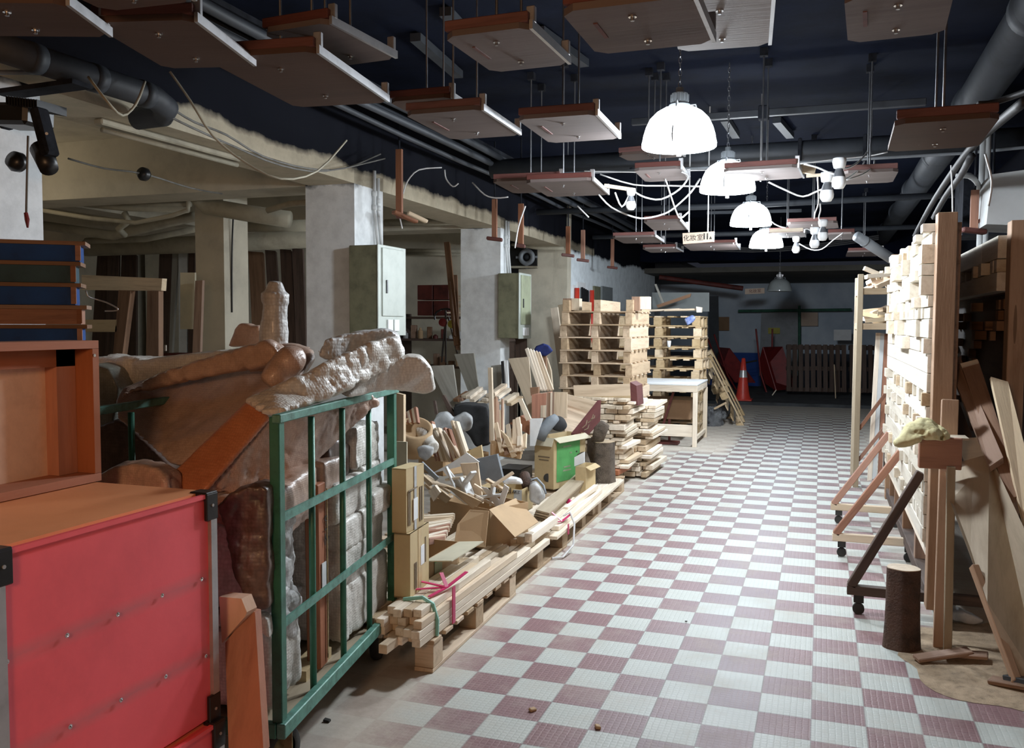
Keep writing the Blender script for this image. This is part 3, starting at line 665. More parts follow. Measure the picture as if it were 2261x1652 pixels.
# toilet sign
yb = 7.6; e = empty('hanging_sign', P(1540, 525, y=yb), 'tan hanging sign with Chinese lettering and toilet figures', 'sign')
a, b_, c, d = P(1507, 515, y=yb), P(1577, 511, y=yb), P(1576, 534, y=yb), P(1508, 539, y=yb)
MB().prism([a, d, c, b_], V(0, .03, 0)).build('sign_panel', M['signc'], e)
def text(body, p, size, right, up, mat, parent, name='lettering', ext=.001, align='CENTER', cond=1):
    cu = bpy.data.curves.new(name, 'FONT'); cu.body = body; cu.size = size; cu.extrude = ext; cu.align_x = align; cu.align_y = 'CENTER'
    cu.space_character = cond
    cu.materials.append(mat)
    tmp = bpy.data.objects.new('tmp', cu); C.objects.link(tmp)
    me = bpy.data.meshes.new_from_object(tmp.evaluated_get(bpy.context.evaluated_depsgraph_get()))
    bpy.data.objects.remove(tmp); me.name = name
    me.materials.clear(); me.materials.append(mat)
    o = bpy.data.objects.new(name, me); C.objects.link(o)
    x = Vector(right).normalized(); y = Vector(up); y = (y-x*y.dot(x)).normalized(); z = x.cross(y)
    Mx = Matrix((x, y, z)).transposed().to_4x4(); Mx.translation = Vector(p)+z*.0015; o.matrix_world = Mx; PM[o.name] = Mx
    o.parent = parent; o.matrix_parent_inverse = PM[parent.name].inverted()
    return o
rr = (b_-a); uu = a-d
text('\u5316\u599d\u5ba4', P(1531, 526, y=yb)+V(0, -.004, 0), .056, rr, uu, M['ink'], e)
for dx in (0, 7):
    f = P(1555+dx, 524, y=yb)+V(0, -.004, 0)
    MB().box(f, (.012, .003, .036)).cyl(f+V(0, -.002, .026), f+V(0, .002, .026), .007, n=10).build('toilet_figure', M['ink'], e)
f = P(1569, 525, y=yb)+V(0, -.004, 0); MB().prism([f+V(-.012, 0, -.012), f+V(.012, 0, -.012), f+V(0, 0, .014)], V(0, .003, 0)).build('arrow', M['ink'], e)
for x in (1521, 1563): 
    t_ = P(x, 513, y=yb+.015); MB().cyl(t_, V(t_.x, t_.y, CZ), .006, n=6).build('hanger', M['cable'], e)
# second, faint sign on the far soffit
yb = 18.2; e = empty('faint_sign', P(1673, 642, y=yb), 'faint distant sign with red characters on the far soffit edge', 'sign')
a, b_, c, d = P(1645, 638, y=yb), P(1688, 636, y=yb), P(1688, 648, y=yb), P(1645, 650, y=yb)
MB().prism([a, d, c, b_], V(0, .03, 0)).build('sign_panel', M['signc'], e)
text('\u5316\u599d\u5ba4', P(1667, 643, y=yb)+V(0, -.004, 0), .08, b_-a, a-d, M['darkred'], e)
tag(MB().cyl(P(1455, 612, y=18.5), P(1640, 637, y=19), .05, n=12).build('red_pipe', M['darkred']), 'dark red pipe running along the far soffit edge', 'pipe')
# wooden tees hanging from the cable tray
def tee(px, ptop, pbot, y, lab, fw=.06, foot=.16, w2=34):
    a, b_ = P(px, ptop, y=y), P(px, pbot, y=y); a.x = b_.x
    e = empty('wooden_hanger', (b_.x, y, a.z), lab, 'wooden hanger', 'red-brown wooden hangers along the left beam')
    MB().box((b_.x, y, (a.z+b_.z)/2), (.05, .03, a.z-b_.z)).build('stem', W['red'], e, origin=(b_.x, y, (a.z+b_.z)/2), R=rotm(0, 1.57, 0))
    if a.z < 3.2: MB().cyl((b_.x, y, a.z), (b_.x, y, CZ), .008, n=8).build('hanger_rod', M['tray'], e)
    MB().box((b_.x, y, b_.z), (foot, .07, .035), rotm(0, .12, .25), .012).build('foot', W['edge'], e)
tee(882, 330, 478, 6.4, 'wooden hanger by the near pillar, nearest of the row', foot=.05)
tee(1092, 440, 528, 8.4, 'wooden hanger in front of the far pillar')
tee(1150, 450, 543, 8.3, 'wooden hanger in front of the round fan', foot=.09)
tee(1254, 500, 564, 10.5, 'wooden hanger at the corner of the end wall')
tee(1287, 508, 575, 11.0, 'wooden hanger just right of the wall corner')
tee(1352, 528, 591, 13.2, 'wooden hanger farthest along the white wall')
for k, (a, b_) in enumerate((((868, 468), (920, 490)), ((900, 470), (943, 490)))):
    p, q2 = P(*a, y=6.3), P(*b_, y=6.5-.1*k)
    tag(MB().bar(p, q2, .05, .03, bev=.01).build('hanger_arm', W['pine' if k else 'red'], origin=(p+q2)/2, R=frame_from(q2-p)), ['red-brown flat arm', 'pale rounded arm'][k]+' lying across the nearest wooden hanger', 'wooden hanger')
# stage spotlight at the upper left
y = 2.9; c = P(40, 240, y=y)
e = empty('stage_light', c+V(0, 0, .3), 'black moving-head stage light hanging at the upper left', 'stage light')
MB().box(P(50, 258, y=y), (.2, .16, .09), rotm(0, .08, 0), .015).build('base_housing', M['black'], e)
fins = MB()
for i in range(12): fins.box(P(48+i*6, 230+i*.8, y=y-.03), (.005, .15, .035))
fins.build('cooling_fins', M['black'], e)
MB().bar(P(85, 240, y=y-.1), P(112, 345, y=y-.1), .07, .045, bev=.012).build('yoke_arm', M['tray'], e)
MB().bar(P(10, 235, y=y+.1), P(15, 285, y=y+.1), .06, .04, bev=.012).build('yoke_arm', M['tray'], e)
MB().cyl(P(92, 330, y=y-.06), P(108, 372, y=y-.1), .045, .036, 18).build('lamp_head', M['black'], e, True)
MB().cyl(P(103, 295, y=y-.13), P(103, 295, y=y-.14), .006, n=8).build('screw', M['chrome'], e)
e2 = MB().bar(P(-40, 215, y=3.0), P(180, 185, y=3.0), .1, .02); tag(e2.build('mounting_bar', M['tray']), 'dark flat steel bar carrying the stage light', 'bar')
cable([(62,300,2.9),(60,380,2.9),(58,470,2.9)], .005, 'thin cable hanging straight down from the stage light', 'cable_d', group='slack cables on the left beam')
tag(MB().tube([P(57, 470, y=2.9), P(60, 485, y=2.9), P(61, 503, y=2.9)], [.008, .01, .004], 8).build('cable_plug', M['redp']), 'small red plug at the end of the stage light cable', 'plug')
tag(MB().cyl(P(-30, 160, y=2.8), P(165, 160, y=3.2), .01, n=8).build('steel_rod', M['pipe_lt']), 'thin steel rod above the stage light', 'rod')
# fluorescent batten on the beam soffit
a, b_ = P(215, 268, z=2.59), P(525, 352, z=2.59)
e = empty('fluorescent_fitting', (a+b_)/2, 'long cream fluorescent fitting under the left beam, switched off', 'light fitting')
MB().bar(a, b_, .06, .035, bev=.008).build('fitting_body', M['pipe_cr'], e)
MB().cyl(a+V(.01, .02, -.04), b_-V(-.01, .02, .04), .014, n=12).build('fluorescent_tube', M['pipe_cr'], e, True)
# ================================================================== STORE ROOM BEHIND THE PILLARS
def pxtube(pts, r, name, label, mat='pipe_cr', n=14, group='cream pipes under the store room ceiling', cat='pipe'):
    return tag(MB().tube([P(x, y, y=d) for x, y, d in pts], r, n).build(name, M[mat], smooth=True), label, cat, group)
pxtube([(445, 355, 6.7), (440, 400, 6.7), (438, 440, 6.75), (455, 455, 6.75), (540, 470, 6.8), (640, 485, 6.9)], .075, 'waste_pipe', 'fat cream pipe bending off the inner pillar')
pxtube([(190, 548, 8.6), (430, 540, 8.6), (690, 527, 8.6)], .1, 'waste_pipe', 'fat cream pipe lowest behind the inner pillar')
pxtube([(540, 500, 7.9), (690, 498, 7.9)], .06, 'waste_pipe', 'cream pipe between the inner pillar and the near pillar')
pxtube([(190, 405, 6.8), (190, 450, 6.8), (270, 458, 6.8), (415, 462, 6.8)], .035, 'water_pipe', 'thin cream pipe with a right-angle bend at the left')
pxtube([(262, 405, 6.8), (262, 446, 6.8), (330, 452, 6.8), (420, 450, 6.8)], .032, 'water_pipe', 'thin cream pipe with the second right-angle bend')
pxtube([(95, 465, 6.0), (200, 482, 6.0), (300, 492, 6.0), (380, 476, 6.0), (415, 464, 6.0), (416, 445, 6.0)], .018, 'conduit', 'sagging cream conduit left of the inner pillar')
pxtube([(95, 498, 7.5), (250, 520, 7.5), (430, 478, 7.5)], .05, 'water_pipe', 'cream pipe rising towards the inner pillar')
pxtube([(190, 532, 8.0), (320, 528, 8.0), (430, 506, 8.0)], .035, 'water_pipe', 'cream pipe just above the lowest fat one')
pxtube([(275, 470, 6.8), (285, 488, 6.8), (262, 505, 6.9), (276, 520, 7.0)], .03, 'water_pipe', 'short crooked cream pipe hanging between the others')
pxtube([(590, 465, 6.4), (640, 450, 6.4), (690, 446, 6.4)], .025, 'water_pipe', 'thin pale pipe left of the near pillar, curving up')
pxtube([(850, 492, 9.0), (950, 490, 9.0), (1018, 488, 9.0)], .04, 'water_pipe', 'cream pipe high between the two aisle pillars')
pxtube([(885, 553, 11.9), (1018, 555, 11.9)], .03, 'water_pipe', 'upper of two thin pipes on the wall between the aisle pillars')
pxtube([(885, 560, 11.95), (1018, 562, 11.95)], .022, 'water_pipe', 'lower of two thin pipes on the wall between the aisle pillars')
pxtube([(1130, 540, 11.5), (1185, 548, 11.5), (1245, 548, 11.5)], .02, 'water_pipe', 'thin cream pipe above the round fan')
for i, (px, py, d) in enumerate(((38, 358, 2.9), (318, 385, 4.6))):
    c = P(px, py, y=d); t = MB().lathe(c, [(0, -.03), (.035, -.025), (.045, 0), (.035, .03), (0, .035)], 16, rotm(1.2, 0, 0))
    tag(t.build('cable_drum', M['black'], smooth=True), ['black round lamp socket beside the stage light', 'black round lamp socket hanging on a wire in the store room'][i], 'socket')
cable([(150,350,4.2),(230,372,4.4),(318,384,4.6),(420,415,5.2),(490,428,5.8)], .006, 'thin dark wire carrying the round socket in the store room', 'cable_d', group='wires in the store room')
cable([(515,475,7.1),(512,560,7.1),(512,690,7.1)], .008, 'thin dark cable running down the inner pillar', 'cable_k', group='wires in the store room')
cable([(462,480,7.1),(468,560,7.1),(470,640,7.1),(476,700,7.1)], .005, 'thin wavy cable on the left face of the inner pillar', 'cable_d', group='wires in the store room')
# pipes and conduits on the aisle faces of the pillars
for k, (x0, y0, y1, z0, z1, r, lab) in enumerate(((WX+.02, 6.38, 6.38, 2.14, 2.75, .014, 'white conduit on the near pillar, left one'), (WX+.02, 6.44, 6.44, 2.14, 2.7, .014, 'white conduit on the near pillar, right one'),
    (WX+.02, 9.5, 9.5, 2.1, 2.7, .014, 'white conduit on the far pillar, left one'), (WX+.02, 9.58, 9.58, 2.1, 2.7, .014, 'white conduit on the far pillar, right one'))):
    t = MB().tube([V(x0, y0, z1), V(x0, y0, z0+.3), V(x0+.02, y0+.02, z0)], r, 8)
    for zz in (z0+.3, z1-.2): t.cyl((x0, y0, zz), (x0, y0, zz+.04), r*1.5, n=8)
    tag(t.build('wall_conduit', M['white'], smooth=True), lab, 'pipe', 'conduits on the pillars')
# electric cabinets on the pillars
def cabinet(y0, y1, z0, z1, lab, px0, px1):
    e = empty('electric_cabinet', (WX, (y0+y1)/2, z0), lab, 'electric cabinet', 'electric cabinets on the pillars')
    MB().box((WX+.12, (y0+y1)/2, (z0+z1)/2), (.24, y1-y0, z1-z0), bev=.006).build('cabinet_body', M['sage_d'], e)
    MB().box((WX+.245, (y0+y1)/2, (z0+z1)/2), (.012, y1-y0+.01, z1-z0+.01), bev=.003).build('cabinet_front', M['cabgrey'], e)
    dz = (z1-z0)*.16
    d = MB().box((WX+.256, (y0+y1)/2, (z0+z1)/2+dz/2+.01), (.012, (y1-y0)*.78, (z1-z0)*.76), bev=.003).build('cabinet_door', M['sage'] if y0 > 8 else M['cabgrey'], e)
    MB().box((WX+.266, y0+(y1-y0)*.24, (z0+z1)/2+.03), (.01, .02, .1), bev=.002).build('handle', M['black'], d)
    for s in (-1, 1):
        MB().box((WX+.258, (y0+y1)/2+s*.055, z0+.075), (.012, .08, .09), bev=.002).build('switch_plate', M['porcelain'], e)
cabinet(6.0, 6.46, 1.45, 2.13, 'pale grey-green electric cabinet on the near pillar, above the bubble wrap', 0, 0)
cabinet(9.3, 9.72, 1.38, 2.10, 'dull green electric cabinet with a torn label on the far pillar', 0, 0)
# wall fan unit in the opening right of the far pillar
y = 12.0; c = P(1163, 568, y=y); e = empty('wall_fan', c, 'round grey ventilation fan in a black square opening', 'fan')
a, b_, c_, d = P(1127, 540, y=12.09), P(1187, 546, y=12.09), P(1187, 593, y=12.09), P(1127, 595, y=12.09)
MB().prism([a, d, c_, b_], V(0, -.03, 0)).build('dark_opening', M['black'], e)
MB().lathe(c, [(.062, -.03), (.115, -.03), (.12, 0), (.115, .03), (.062, .03), (.06, 0), (.062, -.03)], 28, rotm(math.pi/2, 0, 0)).build('fan_ring', M['pipe_lt'], e, True)
MB().lathe(c+V(0, .01, 0), [(0, -.02), (.03, -.015), (.035, .01), (0, .02)], 16, rotm(math.pi/2, 0, 0)).build('fan_hub', M['pipe'], e, True)
for i in range(4):
    a_ = i*math.pi/2; MB().bar(c+V(.11*math.cos(a_), 0, .11*math.sin(a_)), c+V(.16*math.cos(a_), 0, .16*math.sin(a_)), .03, .02, up=(0, 1, 0)).build('fan_bracket', M['pipe_lt'], e)
MB().bar(P(1128, 590, y=12), P(1187, 590, y=12), .05, .03).build('fan_sill', M['pipe_cr'], e)
# boards and frames leaning in the store room
def pboard(q, y, th, mat, name, label, cat='board', group=None, R=None):
    """a board seen frontally: quad of pixels at depth y (float or 4 depths), thickness th away from the viewer"""
    ys = y if isinstance(y, (list, tuple)) else [y]*4
    p = [P(a, b, y=yy) for (a, b), yy in zip(q, ys)]
    u = (p[1]-p[0]); v = (p[-1]-p[0]); n = u.cross(v).normalized()
    if n.y < 0: n = -n
    c = sum(p, V(0, 0, 0))/len(p)
    L = u if u.length > v.length else v
    return tag(MB().prism(p, n*th).build(name, mat if not isinstance(mat, str) else (W.get(mat) or M[mat]), origin=c, R=frame_from(L, n)), label, cat, group)
for i, (x0, x1, xt0, xt1, yt, mat, lab) in enumerate(((560, 590, 548, 580, 555, 'plank', 'brown board leaning between the inner and the near pillar, leftmost'),
    (600, 625, 585, 608, 552, 'dark', 'dark board leaning behind the wrapped baluster'), (630, 655, 618, 642, 550, 'dark', 'dark board leaning left of the near pillar'),
    (655, 676, 645, 668, 548, 'dark', 'dark board leaning against the near pillar'),
    (232, 258, 238, 262, 556, 'dark', 'dark board leaning behind the timber trestle, left'), (262, 300, 268, 300, 560, 'dark', 'dark board leaning behind the timber trestle, middle'), (200, 232, 215, 240, 560, 'dark', 'dark board leaning behind the blue crates'), (345, 372, 352, 380, 552, 'dark', 'dark upright board left of the pale grey one'),
    (352, 378, 372, 394, 555, 'ply_grey', 'grey upright board in the store room'), (395, 412, 394, 414, 552, 'white_w', 'pale upright board left of the inner pillar'), (415, 430, 416, 430, 550, 'dark', 'dark upright board touching the inner pillar'))):
    mm = M['white'] if mat == 'white_w' else W[mat]
    pboard([(xt0, yt), (xt1, yt+2), (x1, 800), (x0, 800)], [9.2, 9.2, 8.6, 8.6], .04, mm, 'leaning_board', lab, 'board', 'boards leaning in the store room')
pboard([(398, 602), (430, 602), (430, 727), (398, 727)], 6.6, .02, 'card_g', 'leaning_board', 'pale cream panel left of the inner pillar', 'board', 'boards leaning in the store room')
pboard([(431, 620), (447, 619), (441, 800), (424, 800)], 6.5, .03, 'plank', 'leaning_board', 'narrow brown board in front of the inner pillar', 'board', 'boards leaning in the store room')
# wooden frame rack at left
y = 5.2; e = empty('timber_trestle', P(280, 700, y=y), 'brown timber frame with two legs standing left of the inner pillar', 'frame')
for q in ([(180, 607), (358, 615), (356, 642), (180, 640)], [(262, 640), (288, 642), (268, 800), (248, 800)], [(325, 642), (350, 642), (350, 800), (322, 800)], [(180, 706), (258, 706), (257, 733), (183, 733)]):
    p = [P(a, b, y=y) for a, b in q]; u = p[1]-p[0]; v_ = p[3]-p[0]; L = u if u.length > v_.length else v_
    MB().prism([P(a, b, y=y) for a, b in q], V(.0, .05, 0)).build('frame_rail', W['pine_y'] if q[0][1] in (607, 706) else W['plank'], e, origin=sum(p, V(0, 0, 0))/4, R=frame_from(L, (0, 1, 0)))
# shelf with odds and ends between the aisle pillars
e = empty('store_shelf', (-4.9, 11.2, 0), 'low dark shelf full of odds and ends between the two aisle pillars', 'shelf')
for z in (.95, 1.32, 1.62): MB().box((-4.75, 11.3, z), (1.7, .5, .03)).build('shelf_board', W['dark'], e)
for x in (-5.55, -3.95): MB().box((x, 11.3, .85), (.05, .45, 1.65)).build('shelf_upright', W['dark'], e)
for i in range(2):
    for k in range(2):
        a = P(899+i*38, 633, y=11.3); w_ = .19
        tag(MB().box((-5.12+.24*i+.0, 11.25, 1.75+.215*k), (.225, .3, .2), bev=.004).build('storage_box', M['darkred']), ('lower', 'upper')[k]+(' left', ' right')[i]+' dark red storage box on the store room shelf', 'box', 'dark red boxes on the shelf')
for lv, nm in ((.965, 'lower'), (1.335, 'middle')):
    for i in range(13):
        x = -5.42+.112*i; h = .05+.14*rnd.random()
        mt, mw = rnd.choice([(W['plank'], 'brown wooden'), (W['pine'], 'pale wooden'), (M['black'], 'black'), (M['film'], 'greyish'), (M['card'], 'cardboard'), (M['darkred'], 'dark red'), (M['pipe_lt'], 'grey')])
        mb = MB(); jar = rnd.random() < .5
        if not jar: mb.box((x, 11.12+.06*rnd.random(), lv+h/2), (.05+.03*rnd.random(), .08, h), rotm(0, 0, .4*rnd.random()), .006)
        else: mb.lathe((x, 11.12, lv), [(0, 0), (.035, 0), (.035, h*.7), (.015, h*.85), (.015, h), (0, h)], 12)
        tag(mb.build('shelf_jar' if jar else 'shelf_block', mt), 'dusty %s %s on the %s store room shelf, %s from its left end' % (mw, 'jar' if jar else 'block', nm, ('first', 'second', 'third', 'fourth', 'fifth', 'sixth', 'seventh', 'eighth', 'ninth', 'tenth', 'eleventh', 'twelfth', 'thirteenth')[i]), 'shelf item', 'odds and ends on the store room shelf')
for i in range(10):
    x = -4.72+.3*rnd.random(); 
    tag(MB().box((x, 11.15, 1.66+.028*i), (.22+.05*rnd.random(), .08, .022), rotm(0, 0, .5*rnd.random()-.25)).build('wood_offcut', W['pine'], ), 'short wood offcut beside the dark red shelf boxes, %s from the bottom' % ('first', 'second', 'third', 'fourth', 'fifth', 'sixth', 'seventh', 'eighth', 'ninth', 'tenth')[i], 'wood offcut', 'offcuts stacked on the shelf')
for q, lab in (([(980, 535), (992, 534), (1015, 760), (1002, 762)], 'tall thin batten leaning left of the far pillar'), ([(1001, 607), (1009, 607), (1014, 770), (1006, 770)], 'shorter thin batten leaning left of the far pillar'), ([(986, 548), (989, 548), (1006, 740), (1003, 740)], 'dark slat beside the tall batten left of the far pillar')):
    pboard(q, [10.2, 10.2, 9.5, 9.5], .03, 'plank', 'leaning_batten', lab, 'batten', 'battens leaning at the far pillar')
y = 10.0; e = empty('tool_stand', P(985, 790, y=y), 'black stand with straps and ear muffs left of the far pillar', 'tool stand')
for q in (((985, 690), (975, 800)), ((990, 700), (1012, 790)), ((984, 685), (984, 800))): MB().cyl(P(*q[0], y=y), P(*q[1], y=y), .012, n=8).build('stand_leg', M['black'], e)
MB().tube([P(985+26*math.cos(t), 700-18*math.sin(t), y=y) for t in [i*.5 for i in range(-1, 8)]], .012, 8).build('strap', M['black'], e)
MB().lathe(P(978, 712, y=y-.03), [(0, -.03), (.05, -.02), (.05, .02), (0, .03)], 14, rotm(1.4, 0, 0)).build('ear_cup', M['redp'], e)
MB().lathe(P(998, 716, y=y-.03), [(0, -.03), (.05, -.02), (.05, .02), (0, .03)], 14, rotm(1.4, 0, 0)).build('ear_cup', M['orangep'] if 'orangep' in M else M['yellow'], e)
# items on the floor in the dark store room: a machine with a shiny knob
y = 7.6; e = empty('dark_machine', P(400, 785, y=y), 'dark red machine with a shiny knob glimpsed in the store room', 'machine')
MB().box(P(400, 790, y=y), (.3, .25, .1), bev=.02).build('machine_body', M['darkred'], e)
MB().cyl(P(366, 775, y=y-.15), P(366, 762, y=y-.15), .012, n=8).build('knob', M['chrome'], e)
# ================================================================== LEFT FOREGROUND
def blob(q, y, depth, mat, name, label, cat='wrapped item', group=None, voxel=.011, it=5, amp=.025, size=.09, amp2=.012, size2=.05, dirv=None, parent=None):
    amp *= .7; amp2 *= .3
    ys = y if isinstance(y, (list, tuple)) else [y]*len(q)
    p = [P(a, b, y=yy) for (a, b), yy in zip(q, ys)]
    d = Vector(dirv) if dirv else V(-.33, .94, 0)
    o = MB().prism(p, d*depth).build(name, M[mat], parent)
    tri = o.modifiers.new('t', 'TRIANGULATE')
    soften(o, voxel, it, amp, size, amp2, size2)
    return tag(o, label, cat, group)
def roll(p0, p1, r, mat, name, label, cat='wrapped item', group=None, voxel=.009, amp=.02, size=.07, amp2=.01, parent=None, r1=None):
    amp *= .7; amp2 *= .3
    o = MB().cyl(p0, p1, r, r1, 16).build(name, M[mat], parent)
    soften(o, voxel, 3, amp, size, amp2, .04)
    return tag(o, label, cat, group)
# red flight crates, two high
def crate(z0, z1, y0, y1, x1, depth, label):
    e = empty('storage_crate', (x1-depth/2, (y0+y1)/2, z0), label, 'crate', 'red storage crates')
    c = V(x1-depth/2, (y0+y1)/2, (z0+z1)/2)
    MB().box(c, (depth-.01, y1-y0-.01, z1-z0-.01)).build('crate_body', M['crate'], e)
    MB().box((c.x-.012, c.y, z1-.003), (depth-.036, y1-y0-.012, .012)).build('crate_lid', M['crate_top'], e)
    for (yy) in (y0, y1): MB().box((x1-.004, yy-(.012 if yy == y1 else -.012), c.z), (.022, .026, z1-z0-.02)).build('corner_rail', M['alu'], e)
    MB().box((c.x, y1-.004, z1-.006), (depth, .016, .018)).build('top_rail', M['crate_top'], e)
    MB().box((x1-.002, c.y, z1-.004), (.012, y1-y0-.09, .012)).build('front_rail', M['crate'], e)
    for yy, s in ((y0, 1), (y1, -1)):
        for zz, t in ((z0, 1), (z1, -1)):
            bk = MB()
            bk.box((x1+.003, yy+s*.02, zz+t*.036), (.012, .05, .078), bev=.003)
            bk.box((x1-.022, yy-s*.0005, zz+t*.036), (.06, .012, .078), bev=.003)
            bk.box((x1-.022, yy+s*.02, zz-t*.001), (.06, .05, .012), bev=.003)
            b_ = bk.build('corner_bracket', M['black'], e)
            MB().cyl((x1+.008, yy+s*.02, zz+t*.032), (x1+.0115, yy+s*.02, zz+t*.032), .0045, n=10).build('rivet', M['alu'], b_)
    return e, c
e, c = crate(.39, 1.05, 1.39, 2.12, -1.645, .62, 'big red storage crate with black corner brackets in the left foreground')
for px, py in ((15,1462),(148,1403),(260,1357),(358,1315),(445,1279),(155,1605),(267,1546),(366,1494),(455,1449)):
    q = P(px, py, x=-1.6435); s_ = MB().lathe(q, [(0, .0015), (.002, .003), (.0032, .0012), (.0058, .001), (.0064, -.001)], 12, rotm(0, math.pi/2, 0))
    s_.build('screw', M['chrome'], e)
crate(-.02+.02, .382, 1.39, 2.12, -1.63, .62, 'second red crate under the first, only its top edge in view')
# open wooden crate lid standing on the red crate
e = empty('open_crate', (-2.1, 1.75, 1.05), 'open orange wooden crate standing on the red crate, its lit inside facing the aisle', 'crate')
y0, y1, z0, z1, xf = 1.15, 2.14, 1.056, 1.485, -2.075
for nm, c, d in (('frame_board', ((xf-.06), (y0+y1)/2, z1-.012), (.12, y1-y0, .024)), ('frame_board', (xf-.06, (y0+y1)/2, z0+.012), (.12, y1-y0, .024)),
                 ('frame_board', (xf-.06, y1-.012, (z0+z1)/2), (.12, .024, z1-z0-.05)), ('frame_board', (xf-.06, y0+.012, (z0+z1)/2), (.12, .024, z1-z0-.05))):
    L = (0, 1, 0) if d[1] > d[2] else (0, 0, 1)
    MB().box(c, d).build(nm, W['orange_wood'], e, origin=c, R=frame_from(L))
MB().box((xf-.118, (y0+y1)/2, (z0+z1)/2), (.012, y1-y0-.03, z1-z0-.03)).build('back_panel', W['orange_lt'], e)
MB().box((xf-.09, y1-.06, (z0+z1)/2), (.045, .07, z1-z0-.05)).build('inner_post', W['orange_wood'], e, origin=(xf-.09, y1-.06, 1.2), R=frame_from((0, 0, 1)))
MB().box((xf-.09, (y0+y1)/2, z1-.05), (.045, y1-y0-.05, .055)).build('inner_rail', W['orange_wood'], e, origin=(xf-.09, 1.7, z1-.05), R=frame_from((0, 1, 0)))
MB().cyl((xf, y1-.02, 1.44), (xf+.004, y1-.02, 1.44), .005, n=8).build('screw', M['chrome'], e)
# stack of blue crates on a dark table
MBt = MB(); tx0, tx1, ty0, ty1 = -3.25, -2.42, 2.42, 2.76; TM = Matrix.Translation((-2.96, 2.98, 0))@Matrix.Rotation(math.radians(38), 4, 'Z')@Matrix.Translation((2.42, -2.45, 0))
e = empty('side_table', (-2.83, 2.6, 0), 'dark table carrying the blue trays, hidden behind the open crate', 'table')
MB().box(((tx0+tx1)/2, 2.53, 1.43), (tx1-tx0, .17, .03)).build('tabletop', W['dark'], e)
for x in (tx0+.05, tx1-.05):
    for y in (2.47, 2.59): MB().box((x, y, .708), (.04, .04, 1.414)).build('leg', W['dark'], e)
e.matrix_world = TM@e.matrix_world
z = 1.447
for i, (h, mt, dx, lab) in enumerate(((.082, 'blue_n', -.0, 'dark blue tray, lowest of the stack at the left'), (.082, None, .0, 'red-brown wooden tray in the stack of blue trays'),
      (.093, 'blue_n', -.02, 'dark blue tray above the red-brown one'), (.09, 'blue_g', -.02, 'grey-blue tray, second from the top of the stack'), (.086, 'blue', .0, 'bright blue tray, topmost of the stack at the left'))):
    e = empty('stacking_tray', (-2.83+dx, 2.59, z), lab, 'tray', 'stacked trays at the left')
    mm = W['red'] if mt is None else M['blue' if mt == 'blue_n' else mt]
    MB().box(((tx0+tx1)/2+dx, 2.52, z+h/2), (tx1-tx0-.03, .14, h-.004)).build('tray_body', mm, e, origin=((tx0+tx1)/2+dx, 2.52, z+h/2))
    MB().box(((tx0+tx1)/2+dx+.005, 2.52, z+h-.008), (tx1-tx0+.01, .17, .016)).build('tray_rim', W['plank'], e, origin=((tx0+tx1)/2, 2.59, z+h))
    MB().box((tx1-.02+dx, 2.446, z+h/2-.004), (.02, .012, h-.02)).build('tray_batten', W['red'], e)
    e.matrix_world = TM@e.matrix_world
    z += h
cable([(190,642,2.42),(195,655,2.42),(215,662,2.45),(235,668,2.45),(258,680,2.45),(257,686,2.45),(232,687,2.45)], .0025, 'wire coat hanger hanging off the stack of trays', 'alu', 'coat hanger', None, 'wire_hanger')
# green cage trolley
N0, F0 = V(-1.645, 2.42, .2), V(-1.86, 3.68, .2)
ud = (F0-N0).normalized(); L_ = (F0-N0).length; wd = V(-ud.y, ud.x, 0); WD = .70
def CT(s, d, z): return N0+ud*(s*L_)+wd*d+V(0, 0, z-.2)
Rc = frame_from(ud)
e = cage = empty('cage_trolley', CT(.5, WD/2, 0), 'green steel cage trolley on wheels loaded with bubble-wrapped furniture', 'trolley')
for s in (0.015, .985):
    for d in (.0, WD):
        MB().box(CT(s, d, .72), (.042, .035, 1.04), Rc, .003).build('post', M['green'], e)
for s in (.245, .487, .735): MB().cyl(CT(s, 0.003, .21), CT(s, 0.003, 1.21), .012, n=12).build('upright_bar', M['green'], e, True)
for s in (.245, .487, .735): MB().cyl(CT(s, WD, .21), CT(s, WD, 1.21), .012, n=12).build('upright_bar', M['green'], e, True)
for d in (-.012, WD):
    for z in (.56, .91): MB().bar(CT(0, d, z), CT(1, d, z), .008, .03).build('cross_rail', M['green_lt'], e)
    MB().bar(CT(-.01, d, 1.235), CT(1.01, d, 1.235), .03, .028, bev=.003).build('top_rail', M['green_lt'], e)
    MB().bar(CT(-.01, d-.005, .215), CT(1.01, d-.005, .215), .03, .05, bev=.003).build('bottom_rail', M['green_lt'], e)
for s in (0, 1):
    MB().bar(CT(s, 0, .215), CT(s, WD, .215), .03, .05, bev=.003).build('end_rail', M['green'], e)
MB().box(CT(.5, WD/2, .205), (L_, WD, .02), Rc).build('deck', W['ply'], e, origin=CT(.5, WD/2, .205), R=Rc)
